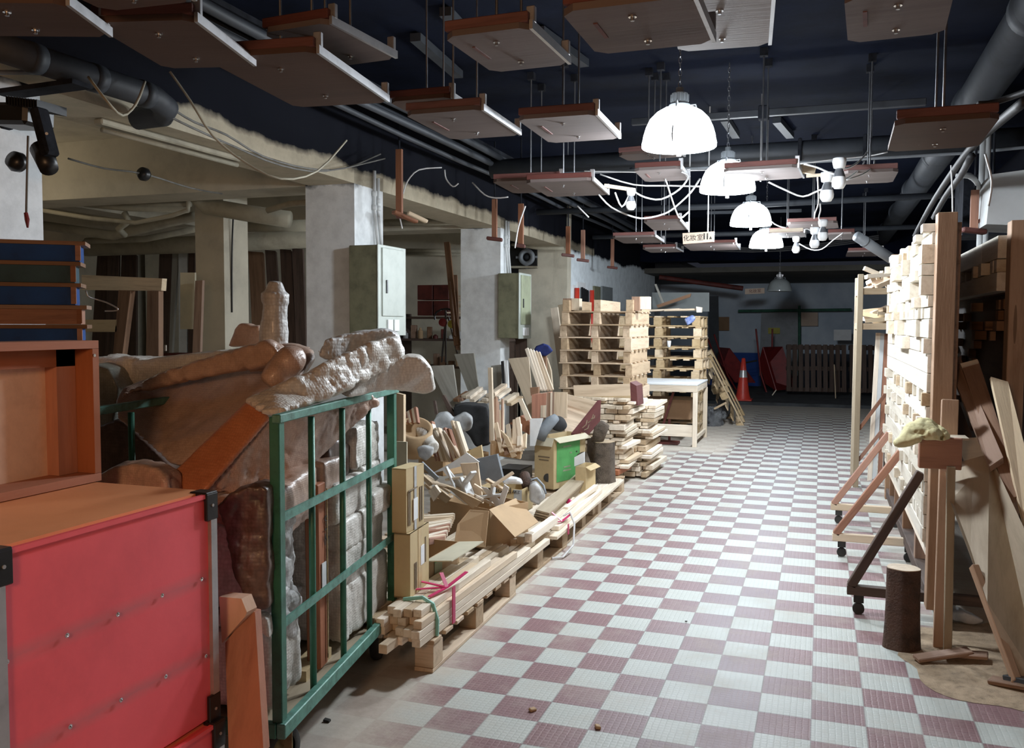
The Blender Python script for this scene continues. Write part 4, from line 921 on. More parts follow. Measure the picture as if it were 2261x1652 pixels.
for s, d, t in ((.93, .05, .1), (.1, .05, -.35), (.93, WD-.05, .1), (.1, WD-.05, 0)):
    c = CT(s, d, .085); R = Rc@rotm(math.pi/2, 0, 0)@Matrix.Identity(3)
    R = frame_from(ud)@rotm(0, 0, t)@rotm(math.pi/2, 0, 0)
    tyre = MB().lathe(c, [(.055, -.018), (.078, -.02), (.085, -.01), (.085, .01), (.078, .02), (.055, .018)], 28, R).build('wheel', M['rubber'], e, True)
    MB().lathe(c, [(0, -.022), (.02, -.022), (.024, -.01), (.056, -.008), (.058, .008), (.024, .01), (.02, .022), (0, .022)], 28, R).build('hub', M['brass'], tyre, True)
    fk = MB()
    for sg in (-1, 1): fk.bar(c+R@V(0, 0, sg*.028)+V(0, 0, -.005), c+R@V(0, 0, sg*.028)+V(0, 0, .09), .004, .05)
    fk.box(c+V(0, 0, .095), (.09, .08, .01), Rc); fk.build('caster_fork', M['brass'], e)
# wrapped things loaded on the trolley
GW = 'bubble-wrapped parts in the green trolley'
blob([(250,895),(265,858),(330,833),(420,806),(520,777),(592,760),(640,757),(684,772),(688,795),(662,832),(600,872),(556,893),(490,950),(410,1030),(382,1030),(330,985),(262,930)],
     [2.75,2.8,2.9,3.0,3.05,3.1,3.1,3.1,3.05,2.95,2.8,2.75,2.65,2.6,2.6,2.65,2.7], .10, 'wrap_b', 'wrapped_tabletop', 'big brown table part wrapped in plastic, lying slanted over the trolley', voxel=.012, amp=.03, size=.16, amp2=.006)
for k, (pts, rad, lab) in enumerate((([(545, 802, 2.85), (560, 796, 2.86), (580, 788, 2.88), (600, 784, 2.9), (618, 784, 2.9), (625, 785, 2.9)], [.03, .04, .05, .052, .036, .012], 'rounded wrapped table foot, left one of the pair above the trolley'),
      ([(590, 845, 2.72), (605, 832, 2.74), (624, 812, 2.78), (645, 794, 2.8), (660, 781, 2.82), (667, 776, 2.82)], [.03, .042, .05, .05, .036, .012], 'rounded wrapped table foot, right one of the pair above the trolley'))):
    o = MB().tube([P(x, y, y=d) for x, y, d in pts], rad, 20).build('wrapped_stub', M['wrap_b']); soften(o, .008, 5, .012, .06, .006, .04)
    tag(o, lab, 'wrapped item', 'wrapped table feet')
o = MB().prism([P(x, y, y=2.78) for x, y in ((270,872),(345,830),(430,803),(530,773),(590,756),(612,772),(600,800),(540,812),(450,828),(360,848))], V(-.01, .06, .0)).build('folded_flap', M['wrap_b'], bpy.data.objects['wrapped_tabletop'])
o.modifiers.new('t', 'TRIANGULATE'); soften(o, .01, 3, .02, .08, .01)
e = empty('wrapped_slab', P(470, 980, y=2.4), 'orange panel edge wrapped in plastic, slanting behind the red crate', 'wrapped item')
q = [(374,1072),(378,1045),(540,888),(562,884),(590,925),(452,1085),(400,1110)]; ys = [2.42,2.42,2.62,2.62,2.6,2.4,2.38]
o = MB().prism([P(a, b, y=yy) for (a, b), yy in zip(q, ys)], V(.0, .03, 0)).build('panel_edge', M['wrap_o'], e); soften(o, .008, 3, .006, .1, 0)
q = [(452,1085),(590,925),(700,900),(820,870),(835,890),(745,965),(690,1020),(590,1085)]; ys = [2.43,2.63,2.9,3.3,3.35,3.1,2.95,2.7]
o = MB().prism([P(a, b, y=yy) for (a, b), yy in zip(q, ys)], V(-.02, .05, -.01)).build('panel_face', M['wrap_b'], e); o.modifiers.new('t', 'TRIANGULATE'); soften(o, .01, 4, .02, .12, .008)
blob([(545,886),(600,862),(650,838),(700,815),(745,790),(800,765),(850,748),(872,748),(884,775),(880,800),(820,830),(770,858),(700,884),(620,912),(592,918),(572,905)],
     [2.6,2.65,2.7,2.8,2.9,3.05,3.2,3.25,3.3,3.3,3.1,2.9,2.75,2.55,2.5,2.55], .1, 'wrap', 'bubble_wrap_bundle', 'long bundle in white bubble wrap lying along the top of the trolley', voxel=.009, amp=.03, size=.07, amp2=.03, size2=.04)
blob([(700,775),(715,752),(760,738),(845,727),(872,738),(880,775),(860,770),(790,790),(740,800),(705,790)], [3.0,3.05,3.15,3.3,3.35,3.4,3.4,3.25,3.1,3.05], .12, 'wrap_c', 'bubble_wrap_roll', 'roll in clear honeycomb wrap behind the white bundle', voxel=.01, amp=.02, amp2=.02)
blob([(745,868),(800,832),(870,800),(895,785),(925,790),(948,815),(958,862),(935,870),(905,866),(870,862),(810,868),(770,880)],
     [3.0,3.1,3.25,3.3,3.35,3.4,3.45,3.45,3.4,3.3,3.15,3.0], .1, 'wrap', 'bubble_wrap_sheet', 'white bubble wrap end sagging over the far corner of the trolley', voxel=.01, amp=.04, size=.12, amp2=.014)
# wrapped baluster
c = P(604, 770, y=3.12)
o = MB().lathe(c, [(0, -.05), (.056, -.04), (.057, .07), (.051, .13), (.049, .18), (.056, .19), (.056, .225), (.042, .235), (.034, .255), (.026, .275), (0, .275)], 28, rotm(0, .05, 0)).build('wrapped_baluster', M['wrap_c'], smooth=True)
soften(o, .006, 2, .006, .06, .002, .03); tag(o, 'turned post wrapped in shiny white plastic, standing up from the load', 'wrapped item')
blob([(505,765),(518,728),(530,713),(548,715),(556,722),(572,718),(578,765)], 3.3, .08, 'wrap_b', 'wrapped_post', 'pair of brown wrapped stubs beside the shiny wrapped post', voxel=.01, amp=.01)
blob([(200,788),(260,792),(330,797),(420,786),(500,776),(560,775),(450,830),(330,850),(250,885),(200,900)], [3.1]*10, .22, 'wrap', 'wrapped_bundle', 'grey bubble-wrapped bundle behind the big brown table part', voxel=.014, amp=.05, size=.12, amp2=.03)
blob([(196,800),(240,815),(262,860),(250,935),(235,990),(196,1000)], [2.95]*6, .2, 'wrap_g', 'wrapped_bundle', 'smooth grey-green wrapped bundle beside the open crate', voxel=.014, amp=.03, size=.15, amp2=0)
blob([(196,950),(262,925),(330,985),(380,1035),(430,1040),(450,1160),(196,1160)], [2.8]*7, .3, 'wrap_d', 'wrapped_bundle', 'dark wrapped bundle in the gap above the red crate', voxel=.014, amp=.03, size=.14, amp2=.01)
blob([(215,1050),(250,1032),(310,1027),(345,1035),(370,1060),(375,1120),(210,1120)], [2.3]*7, .12, 'wrap_b', 'wrapped_bundle', 'small brown crumpled bundle just behind the red crate', voxel=.009, amp=.03, size=.06, amp2=.02)
# dark wrapped chair between crate and trolley
blob([(478,1118),(505,1092),(560,1072),(590,1080),(592,1345),(548,1352),(520,1280),(496,1180)], [2.32,2.32,2.34,2.36,2.36,2.34,2.32,2.32], .14, 'wrap_d', 'wrapped_chair', 'dark brown carved chair part in glossy wrap between crate and trolley', voxel=.008, amp=.03, size=.07, amp2=.014, size2=.04)
blob([(476,1190),(500,1210),(540,1330),(560,1420),(600,1440),(600,1560),(560,1600),(476,1500)], [2.62]*8, .2, 'wrap_d', 'wrapped_bundle', 'brown-grey wrapped bundle low behind the orange plank', voxel=.014, amp=.04, size=.09, amp2=.02)
blob([(545,1362),(570,1355),(588,1368),(594,1400),(596,1415),(580,1398),(565,1408),(560,1425),(550,1415)], 2.36, .05, 'wrap', 'plastic_scrap', 'torn white plastic scrap by the trolley post', voxel=.006, amp=.01, size=.03)
for (q, ys, th, mt, lab) in (([(552,1350),(563,1352),(582,1660),(505,1660),(497,1420)], [2.24,2.24,2.1,2.1,2.2], .03, 'orange_wood', 'orange-brown plank leaning upright between crate and trolley'),
    ([(484,1318),(533,1322),(545,1352),(541,1362),(490,1420)], [2.2]*5, .05, 'orange_lt', 'pale orange wood block wedged behind the red crate')):
    pp = [P(a, b, y=yy) for (a, b), yy in zip(q, ys)]; cc = sum(pp, V(0, 0, 0))/len(pp)
    tag(MB().prism(pp, V(0, th, 0)).build('plank', W[mt], origin=cc, R=frame_from((0, .1, 1), (0, 1, 0))), lab, 'plank')
# contents seen through the bars
def cq(s0, s1, z0, z1, d0, d1): return [CT(s0, d0, z0), CT(s1, d0, z0), CT(s1, d0, z1), CT(s0, d0, z1)]
def load(s0, s1, z0, z1, d0, dd, mat, lab, amp=.03, size=.07, amp2=.02, voxel=.01, tilt=0):
    c = CT((s0+s1)/2, d0+dd/2, (z0+z1)/2); amp2 *= .3
    o = MB().box(c, ((s1-s0)*L_, dd, z1-z0), Rc@rotm(0, tilt, 0)).build('wrapped_part', M[mat])
    soften(o, voxel, 6, amp, size, amp2, .045); return tag(o, lab, 'wrapped item', GW)
load(.05, .24, .26, .50, .05, .3, 'wrap', 'crumpled white bundle at the bottom near end of the trolley', amp2=.03)
load(.06, .23, .47, .62, .04, .2, 'wrap_c', 'clear-wrapped chair leg bundle low at the near end of the trolley', tilt=.5, amp2=.03)
load(.05, .22, .60, .86, .05, .25, 'wrap_c', 'clear-wrapped carved part in the middle of the near end', amp2=.04)
load(.08, .40, .80, .98, .06, .3, 'wrap_b', 'brown cushion-like wrapped part under the slanting tabletop', tilt=-.15)
load(.20, .34, .36, .58, .1, .2, 'wrap_c', 'small clear-wrapped bundle beside the wooden post', tilt=.3)
load(.55, .77, .25, .47, .03, .35, 'wrap', 'folded white bundle low in the middle of the trolley')
load(.76, .97, .25, .50, .02, .35, 'wrap', 'ribbed white bundle at the bottom far end of the trolley')
load(.55, .76, .46, .62, .04, .3, 'wrap', 'pleated white bundle above the folded one', amp2=.035)
load(.75, .96, .48, .70, .04, .3, 'wrap', 'white draped bundle at the far end, second from the bottom')
load(.55, .80, .62, .74, .03, .3, 'wrap', 'flat white bundle in the middle of the trolley, third from the bottom')
load(.78, 1.04, .70, .80, .0, .25, 'wrap', 'rolled white bundle poking out past the far post')
load(.50, .78, .75, .90, .04, .3, 'wrap', 'grey-white ribbed bundle above the middle rail')
load(.76, .96, .80, .92, .04, .3, 'wrap', 'white bundle with a pointed end above the rolled one')
load(.52, .72, .90, 1.06, .08, .25, 'wrap_d', 'dark part in thin wrap near the top of the trolley', tilt=.3)
load(.72, .96, .92, 1.10, .05, .3, 'wrap', 'white knobbly bundle near the top far corner')
load(.44, .60, .86, 1.0, .06, .2, 'wrap_b', 'brown rounded part above the wooden post')
for i, (s, d) in enumerate(((.1, .5), (.35, .5), (.6, .5), (.85, .5))): load(s-.1, s+.12, .24, .75+.08*(i % 2), d-.05, .3, 'wrap_d', ['first', 'second', 'third', 'fourth'][i]+' dark bundle from the near end, deep inside the trolley', voxel=.02, amp2=0)
# upright wooden beam in the trolley
e = empty('wooden_post', CT(.40, .07, .22), 'varnished wooden post with pencil marks standing inside the trolley', 'post')
c = CT(.40, .07, .58); MB().box(c, (.075, .055, .71), Rc@rotm(0, -.02, 0), .004).build('post_body', W['orange_wood'], e, origin=c, R=frame_from((0, 0, 1)))
MB().box(CT(.40, .036, .58)+ud*.03, (.006, .004, .66), Rc).build('pale_edge', W['pine_y'], e)
MB().box(CT(.405, .039, .58), (.05, .003, .1), Rc).build('paper_label', M['paper'], e)
text('0-1\u4e4b', CT(.418, .038, .75), .05, V(0, 0, -1), ud, M['ink'], e)
MB().bar(CT(.3, .1, .235), CT(.5, .1, .235), .08, .04).build('foot_block', W['pine_y'], e)
# ================================================================== RIGHT SIDE: BLOCK PANELS, RACK, PLANKS
def wallpanel(xf, y0, y1, z0, z1, n, label, rr, side=-1, fill='sawn', loosefrac=.5, thick=.14):
    """frame packed with sawn timber ends; their cut faces look at the aisle"""
    e = empty('block_wall', (xf+thick/2, (y0+y1)/2, 0), label, 'timber panel')
    MB().box((xf+.105, (y0+y1)/2, (z0+z1)/2), (.06, y1-y0-.02, z1-z0)).build('panel_core', W['plank'], e, origin=(xf+.105, (y0+y1)/2, (z0+z1)/2), R=frame_from((0, 1, 0)))
    # layers of long boards (flush) between bands of protruding blocks
    z = z0; k = 0
    blocks = []
    while z < z1-.03:
        f = (z-z0)/(z1-z0)
        band = f > .57; flush = .44 < f <= .57
        h = rr.choice((.06, .08, .1)) if band else rr.choice((.075, .1, .12))
        h = min(h, z1-z)
        gap_row = (not band) and (not flush) and (k % 2 == 1)
        y = y0+.01
        while y < y1-.03:
            if band:
                l = rr.choice((.07, .1, .16, .24, .34)); out = rr.choice((0, 0, 0, 0, .004, .01, .025, .045, -.03))
                blocks.append((y, min(l, y1-y), z, h, out))
            else:
                l = rr.choice((.5, .8, 1.2)) if not gap_row else rr.choice((.04, .05, .09))
                out = .004 if not gap_row else rr.choice((-.05, -.05, -.02, .0, .003, .025))
                blocks.append((y, min(l, y1-y), z, h if not gap_row else .07, out))
            y += l+.002
        z += h if not gap_row else .07
        k += 1
    blocks.sort(key=lambda b_: -abs(b_[4])*(1 if b_[4] > 0 else .2)-.3/b_[0])
    lead = blocks[:96]; rest = blocks[96:]
    def bb(mb, t):
        y, l, z, h, out = t; d = .08
        mb.box((xf-out+d/2, y+l/2, z+h/2), (d, l-.003, h-.003), bev=.002)
    for t in lead:
        mb = MB(); bb(mb, t); y, l, z, h, out = t
        mb.build('wood_block', W[rr.choice((fill, fill, fill, 'pine_w', 'pine') if out > .01 else (fill,))], e, origin=(xf, y+l/2, z+h/2), R=frame_from((0, 1, 0)))
    mb = MB()
    for t in rest: bb(mb, t)
    tag(mb.build('packed_blocks', W[fill], e, origin=(xf, (y0+y1)/2, 1), R=frame_from((0, 1, 0))), kind='stuff')
    return e
XF = .52
e = wallpanel(XF, 4.98, 7.9, .42, 2.06, 0, 'tall wheeled panel packed with pale sawn timber ends, right of the aisle', random.Random(3))
def part_bar(p0, p1, w_, t_, mat, name, parent, up=(0, 0, 1), bev=.003):
    p0 = Vector(p0); p1 = Vector(p1); c = (p0+p1)/2; R = frame_from(p1-p0, up)
    return MB().bar(p0, p1, w_, t_, up, bev).build(name, W.get(mat) or M[mat], parent, origin=c, R=R)
part_bar((XF+.065, 4.93, .12), (XF+.065, 4.93, 2.1), .09, .115, 'post2', 'end_post', e, up=(1, 0, 0)) if False else None
W['post_x'] = woodm('post_wood_x', (.40, .23, .12), (.27, .14, .06))
part_bar((XF+.058, 4.93, .1), (XF+.058, 4.93, 2.1), .1, .09, 'post_x', 'end_post', e, up=(1, 0, 0))
part_bar((XF+.06, 7.96, .1), (XF+.06, 7.96, 2.12), .1, .1, 'post_x', 'end_post', e, up=(1, 0, 0))
part_bar((XF+.06, 4.95, .16), (XF+.06, 7.9, .16), .09, .07, 'dark', 'bottom_rail', e)
part_bar((XF+.06, 4.95, .38), (XF+.06, 7.9, .38), .09, .06, 'pine_w', 'lower_rail', e)
# struts of boards going down to the bottom rail
for y in (5.6, 6.4, 7.1, 7.6): part_bar((XF+.05, y, .19), (XF+.05, y, .4), .07, .06, 'plank', 'short_stud', e, up=(1, 0, 0))
# triangular feet with casters, toward the aisle and away from it
for (y, wood) in ((5.02, 'dark'), (6.25, 'red'), (7.3, 'red')):
    x0 = XF-.42 if y > 5.5 else XF-.36
    part_bar((x0, y, .13), (XF+.02, y, .13), .05, .05, wood if y < 5.5 else 'pine', 'foot_beam', e)
    part_bar((x0+.02, y, .15), (XF-.015, y, .72 if y > 5.5 else .78), .045, .05, wood, 'brace', e, up=(0, 1, 0))
    if y < 5.5:
        part_bar((XF+.1, y, .13), (XF+.55, y, .13), .05, .05, 'dark', 'foot_beam', e)
        part_bar((XF+.5, y, .15), (XF+.12, y, .8), .045, .05, 'dark', 'brace', e, up=(0, 1, 0))
    for xx in ((x0+.06, XF+.05) if y > 5.5 else (x0+.06, XF+.5)):
        cs = MB().cyl((xx, y-.012, .03), (xx, y+.012, .03), .03, n=18); cs.box((xx, y, .085), (.05, .04, .04)); cs.build('caster', M['rubber'], e)
# thin board strip clamped outside the near post with a nailed block
t = empty('upright_batten', (XF+.14, 4.62, 0), 'rough upright batten with a nailed block head, nearest the viewer at the panel end', 'batten')
part_bar((.575, 4.6, .0), (.60, 4.78, 1.18), .075, .035, 'post_x', 'batten', t, up=(0, 1, 0)) 
b1, b2 = P(2075, 972, y=4.55), P(2075, 1030, y=4.55)
MB().box(P(2075, 1000, y=4.62), (.185, .05, .15), bev=.004).build('nailed_block', W['red'], t, origin=P(2075, 1000, y=4.62))
MB().box(P(2105, 966, y=4.68), (.12, .12, .012), bev=.002).build('top_plate', W['ply'], t)
part_bar(P(2100, 1030, y=4.5), P(2092, 1440, y=4.5), .035, .03, 'ply', 'pale_strip', t, up=(0, 1, 0))
# yellow glove / mask on the block
q = [(1984,982),(1998,965),(2012,945),(2030,932),(2052,930),(2075,945),(2088,958),(2092,965),(2080,970),(2060,965),(2035,968),(2010,978)]
blob(q, [4.5,4.52,4.55,4.6,4.62,4.64,4.62,4.6,4.55,4.52,4.5,4.5], .03, 'cloth_y', 'work_glove', 'pale yellow crumpled cloth lying on the nailed block of the panel', 'cloth', voxel=.005, it=2, amp=.035, size=.035, amp2=.05, size2=.03)
# stump
c = P(1985, 1425, z=0)
def stump(c, r, h, lab, seed=0, name='tree_stump'):
    e = empty(name, c, lab, 'stump'); r0 = random.Random(seed); n = 30
    rad = [r*(1+.07*math.sin(2*a*math.tau/n+seed)+.04*math.sin(5*a*math.tau/n+1+seed)) for a in range(n)]
    mb = MB()
    def f(u, v):
        a = int(round(u*n)) % n; fl = 1+.14*(1-v)**3
        return V(c[0]+rad[a]*fl*math.cos(a*math.tau/n), c[1]+rad[a]*fl*math.sin(a*math.tau/n), c[2]+h*v)
    mb.grid(f, n, 12); mb.v = mb.v; mb.build('bark', M['bark'], e, True)
    vs = [V(c[0]+rad[a]*.99*math.cos(a*math.tau/n), c[1]+rad[a]*.99*math.sin(a*math.tau/n), c[2]+h) for a in range(n)]
    MB().prism(vs, V(0, 0, .004)).build('cut_face', W['log'], e, origin=(c[0], c[1], c[2]+h))
    return e
M['bark2'] = plain('dark_bark', (.085, .045, .03), .8, 0, .35, 10, .8, c2=(.03, .018, .012), dist=.015)
_b = M['bark']; M['bark'] = M['bark2']
stump((.395, 4.56, 0), .07, .385, 'dark peeled tree stump standing at the foot of the block panel', 2)
M['bark'] = _b
# second block panel behind, with the dark backing
e = wallpanel(.86, 5.2, 8.2, 1.72, 2.02, 0, 'second block panel further right, mostly in shadow', random.Random(11), thick=.12)
part_bar((.93, 5.12, .0), (.93, 5.12, 2.07), .11, .08, 'post_x', 'end_post', e, up=(1, 0, 0))
MB().box((1.0, 6.7, .95), (.04, 3.0, 1.6)).build('dark_backing', W['dark'], e, origin=(1.0, 6.7, .95), R=frame_from((0, 1, 0)))
rr = random.Random(5)
for i in range(40):
    y, z = rr.uniform(5.4, 8.3), rr.choice((1.3, 1.36, 1.42, 1.48, 1.54, 1.6, 1.66, .9, 1.0)); l = rr.choice((.05, .08, .12))
    MB().box((.96, y, z), (rr.choice((.03, .05, .09)), l, .055), bev=.002).build('dark_block', W['plank' if i % 4 else 'post_x'], e)
# planks leaning between the panels
def lean(q, ys, th, mat, lab, name='leaning_plank', cat='plank', g='planks leaning on the second panel'):
    return pboard(q, ys, th, mat, name, lab, cat, g)
lean([(2090, 795), (2120, 788), (2215, 1010), (2185, 1030)], [5.2, 5.2, 4.6, 4.6], .04, 'plank', 'brown plank leaning behind the others, left one')
lean([(2122, 805), (2160, 795), (2258, 1095), (2225, 1100)], [5.1, 5.1, 4.5, 4.5], .045, 'plank', 'dark brown plank with a bolt hole and pale top end')
MBx = lean([(2120, 803), (2158, 793), (2161, 800), (2124, 811)], [5.08, 5.08, 5.07, 5.07], .05, 'pine_w', 'pale sawn wedge on top of the bolt-hole plank', 'wood_wedge', 'wood block', None)
lean([(2188, 832), (2226, 843), (2305, 1150), (2262, 1160)], [4.9, 4.9, 4.4, 4.4], .02, 'pine_y', 'pale yellow plank leaning at the right edge, nearest')
lean([(2092, 860), (2112, 870), (2150, 975), (2094, 975)], [5.3]*4, .03, 'dark', 'dark plank in the shadow behind the post')
lean([(2226, 870), (2250, 870), (2290, 1000), (2262, 1010)], [5.4]*4, .03, 'plank', 'brown plank behind the pale yellow one')
lean([(2112, 970), (2175, 965), (2205, 1020), (2130, 1022)], [4.9]*4, .02, 'ply', 'small plywood scrap leaning beside the nailed block', cat='board', name='leaning_board')
# big plywood sheet
pb = lean([(2085, 1030), (2185, 1002), (2300, 1250), (2300, 1520), (2245, 1505), (2180, 1330), (2095, 1100)], [4.75, 4.75, 4.05, 3.85, 3.85, 4.0, 4.5], .018, 'ply', 'big plywood sheet leaning at the lower right edge', 'plywood_sheet', 'board', None)
part = part_bar(P(2150, 1250, y=4.15), P(2245, 1505, y=3.84), .03, .035, 'post_x', 'edge_batten', None)
tag(part, 'brown batten along the lower edge of the plywood sheet', 'batten')
tag(MB().bar(P(2225, 1495, y=3.9), P(2275, 1505, y=3.8), .05, .02, bev=.003).build('metal_scrap', M['black']), 'flat black scrap under the plywood sheet corner', 'scrap')
# rubbish on the floor by the post
blob([(2095,1350),(2130,1353),(2175,1372),(2150,1380),(2110,1372)], 5.0, .12, 'film', 'plastic_bag', 'crumpled greenish plastic bag on the floor behind the post', 'bag', voxel=.008)
a = P(2060, 1455, z=.02)
for i, (x, y, rz, l, lab) in enumerate(((.56, 4.42, .4, .26, 'bent splintered board on the saw dust by the stump'), (.66, 4.46, -.2, .18, 'short splinter of wood right of the bent board'), (.85, 4.15, -.5, .3, 'long dark splinter under the plywood sheet'))):
    R = rotm(.1, -.12, rz); tag(MB().box((x, y, .035), (l, .06, .02), R, .004).build('wood_splinter', W['plank'], origin=(x, y, .035), R=R), lab, 'wood scrap')
mb = MB()
def heap(u, v):
    a, q = u*math.tau, v*(1+.35*noise.noise(V(2*math.cos(u*math.tau), 2*math.sin(u*math.tau), 3)))
    x, y = .80+.42*q*math.cos(a), 4.5+.55*q*math.sin(a)
    return V(x, y, .0015+.028*max(0, 1-v)*(.6+noise.noise(V(x*6, y*6, 0))))
mb.grid(heap, 60, 24); tag(mb.build('saw_dust', M['sand'], smooth=True), 'loose saw dust heaped around the stump and post', 'saw dust', kind='stuff')
# timber rack at the far end of the panel
e = empty('timber_rack', (.45, 9.1, 0), 'tall narrow timber rack with offcuts on two shelves, beyond the block panel', 'rack')
for (x, y) in ((.34, 9.03), (.9, 9.03), (.34, 9.75), (.9, 9.75)): part_bar((x, y, .0), (x, y, 2.02), .09, .05, 'ply' if x < .5 else 'plank', 'upright', e, up=(1, 0, 0))
for z in (1.53, 1.86): 
    part_bar((.34, 9.03, z), (.9, 9.03, z), .04, .06, 'pine', 'shelf_rail', e)
    part_bar((.34, 9.03, z), (.34, 9.75, z), .04, .06, 'pine', 'shelf_rail', e)
    MB().box((.62, 9.4, z+.02), (.54, .7, .02)).build('shelf_board', W['plank'], e, origin=(.62, 9.4, z))
part_bar((.36, 9.05, .55), (.62, 9.05, .95), .03, .04, 'red', 'brace', e, up=(0, 1, 0)); part_bar((.36, 9.05, .25), (.6, 9.05, .6), .03, .04, 'red', 'brace', e, up=(0, 1, 0))
rr = random.Random(8)
for k, (zb, n) in enumerate(((1.56, 14), (1.89, 16))):
    for i in range(n):
        x = .44+.08*(i%5)+.03*rr.random(); y = 9.08+.2*rr.random(); z = zb+.03+.045*(i//5)+.01*rr.random()
        R = rotm(0, rr.uniform(-.4, .4)+(1.1 if (k == 0 and i == n-1) else 0), rr.uniform(-.9, .9)); l = rr.uniform(.12, .3)
        tag(MB().box((x, y, z), (l, .045, .04), R, .002).build('wood_offcut', W[rr.choice(('pine', 'pine_w', 'ply', 'pine_y'))], origin=(x, y, z), R=R),
            'short offcut on the tall rack\'s %s shelf, layer %s, %s from the left' % (('lower', 'upper')[k], ('one', 'two', 'three', 'four')[i//5], ('first', 'second', 'third', 'fourth', 'fifth')[i%5]), 'wood offcut', 'offcuts on the tall rack, %s shelf' % ('lower', 'upper')[k])
for i, (q, mt, lab) in enumerate((([(1934, 735), (1944, 735), (1925, 1060), (1915, 1062)], 'pine_w', 'whitish strip leaning inside the tall rack, leftmost'), ([(1944, 735), (1953, 737), (1935, 1055), (1926, 1058)], 'white', 'white-painted strip leaning inside the tall rack'),
      ([(1953, 737), (1962, 738), (1948, 1045), (1938, 1050)], 'red', 'reddish strip leaning inside the tall rack'), ([(1962, 720), (1985, 720), (1985, 1040), (1950, 1040)], 'dark', 'dark board inside the tall rack beside the panel'))):
    pboard(q, [9.3, 9.3, 9.15, 9.15], .03, mt, 'leaning_strip', lab, 'strip', 'strips in the tall rack')
# grey duct box, pale vertical pipes and hangers high on the right wall
y = 6.6; q = [(2190, 385), (2300, 370), (2300, 500), (2178, 495)]
p = [P(a, b, y=y) for a, b in q]; tag(MB().prism(p, V(0, .5, 0)).build('duct_box', M['white']), 'pale grey boxed duct at the right edge above the panels', 'duct')
for i, (x, lab) in enumerate(((2163, 'left of two pale vertical pipes above the second panel'), (2174, 'right of two pale vertical pipes above the second panel'))):
    a, b_ = P(x, 400, y=7.4), P(x, 545, y=7.4); a.x = b_.x
    tag(MB().cyl(a+V(0, 0, .35), b_-V(0, 0, 1.9), .022, n=12).build('vertical_pipe', M['white'], smooth=True), lab, 'pipe', 'pale pipes above the second panel')
for i, (x, y0_, y1_, lab) in enumerate(((2150, 420, 510, 'dark wooden hanger left of the pale vertical pipes'), (2190, 400, 490, 'dark wooden hanger right of the pale vertical pipes'))):
    tee(x, y0_, y1_, 6.9, lab)
for pts, lab in (([(2261, 225, 4.2), (2215, 262, 4.6), (2150, 320, 5.2), (2100, 385, 6.2), (2055, 455, 7.5), (2020, 520, 9)], 'thick dark cable bundle running down along the right of the big pipe'),
                 ([(2145, 345, 5.3), (2120, 390, 6.1), (2090, 430, 6.9), (2062, 480, 7.8)], 'second dark cable beside the thick bundle at the right')):
    cable(pts, .022, lab, 'cable_k', 'cable', 'dark cable bundles on the right')
cable([(2112, 390, 6.6), (2140, 388, 6.6), (2158, 405, 6.9), (2163, 430, 7.2)], .02, 'pale bent conduit beside the vertical pipes', 'white', 'conduit', None, 'conduit')
tag(MB().box((1.5, 8.6, 2.55), (.8, .5, .5)).build('junction_box', M['tray']), 'dark box shape under the ceiling at the right', 'box')
# ================================================================== THE HEAPS LEFT OF THE AISLE
def ordn(i): return ('first', 'second', 'third', 'fourth', 'fifth', 'sixth', 'seventh', 'eighth', 'ninth', 'tenth', 'eleventh', 'twelfth', 'thirteenth', 'fourteenth', 'fifteenth', 'sixteenth')[i]
def place_tree(src, M_, label, group=None):
    """copy a thing and all its parts"""
    r = src.copy(); C.objects.link(r); r.matrix_world = M_; r['label'] = label
    if group: r['group'] = group
    for ch in [o for o in src.children]:
        c = ch.copy(); C.objects.link(c); c.parent = r
        for g_ in ch.children:
            d = g_.copy(); C.objects.link(d); d.parent = c
    return r
def pallet(name, label, mat, L=1.1, Wd=.8, H=.135, deck=7, block=True, group=None, top=.018):
    """at the origin; long side along x"""
    e = empty(name, (0, 0, 0), label, 'pallet', group); wm = W[mat]
    def part(c, d, nm, ax=(1, 0, 0)): return MB().box(c, d, bev=.002).build(nm, wm, e, origin=c, R=frame_from(ax))
    for i in range(deck):
        x = -L/2+.045+(L-.09)*i/(deck-1); part((x, 0, H-top/2), (.088, Wd, top), 'deck_board', (0, 1, 0))
    for yy in (-Wd/2+.05, 0, Wd/2-.05):
        if block:
            for xx in (-L/2+.06, 0, L/2-.06): part((xx, yy, H/2), (.11, .09, H-2*top-.002), 'block', (0, 1, 0))
            part((0, yy, top/2), (L, .09, top), 'bottom_board')
        else: part((0, yy, H/2-top/2), (L, .075, H-top-.002), 'stringer')
    return e
# platform pallets (long side along the aisle), nearest first
GP = 'low pallets carrying the boxes beside the aisle'
pp0 = pallet('pallet', 'low pallet under the lumber bundle, nearest of the row', 'pallet', 1.2, 1.08, .145, 9, group=GP)
for i, (y, x, a) in enumerate(((4.1, -2.13, .02), (5.27, -2.17, -.01), (6.42, -2.19, .015), (7.42, -2.22, 0))):
    Mx = Matrix.Rotation(math.pi/2+a, 4, 'Z'); Mx.translation = (x, y, .001)
    if i == 0: pp0.matrix_world = Mx
    else: place_tree(pp0, Mx, 'low pallet, %s of the row beside the aisle' % ('second', 'third', 'farthest')[i-1], GP)
ZP = .147
def stick(p0, p1, w_, t_, mat, label, name='batten', cat='batten', group=None, up=(0, 0, 1), parent=None, bev=.002):
    p0 = Vector(p0); p1 = Vector(p1); c = (p0+p1)/2
    o = MB().bar(p0, p1, w_, t_, up, bev).build(name, W.get(mat) or M[mat], parent, origin=c, R=frame_from(p1-p0, up))
    return tag(o, label, cat, group) if parent is None else o
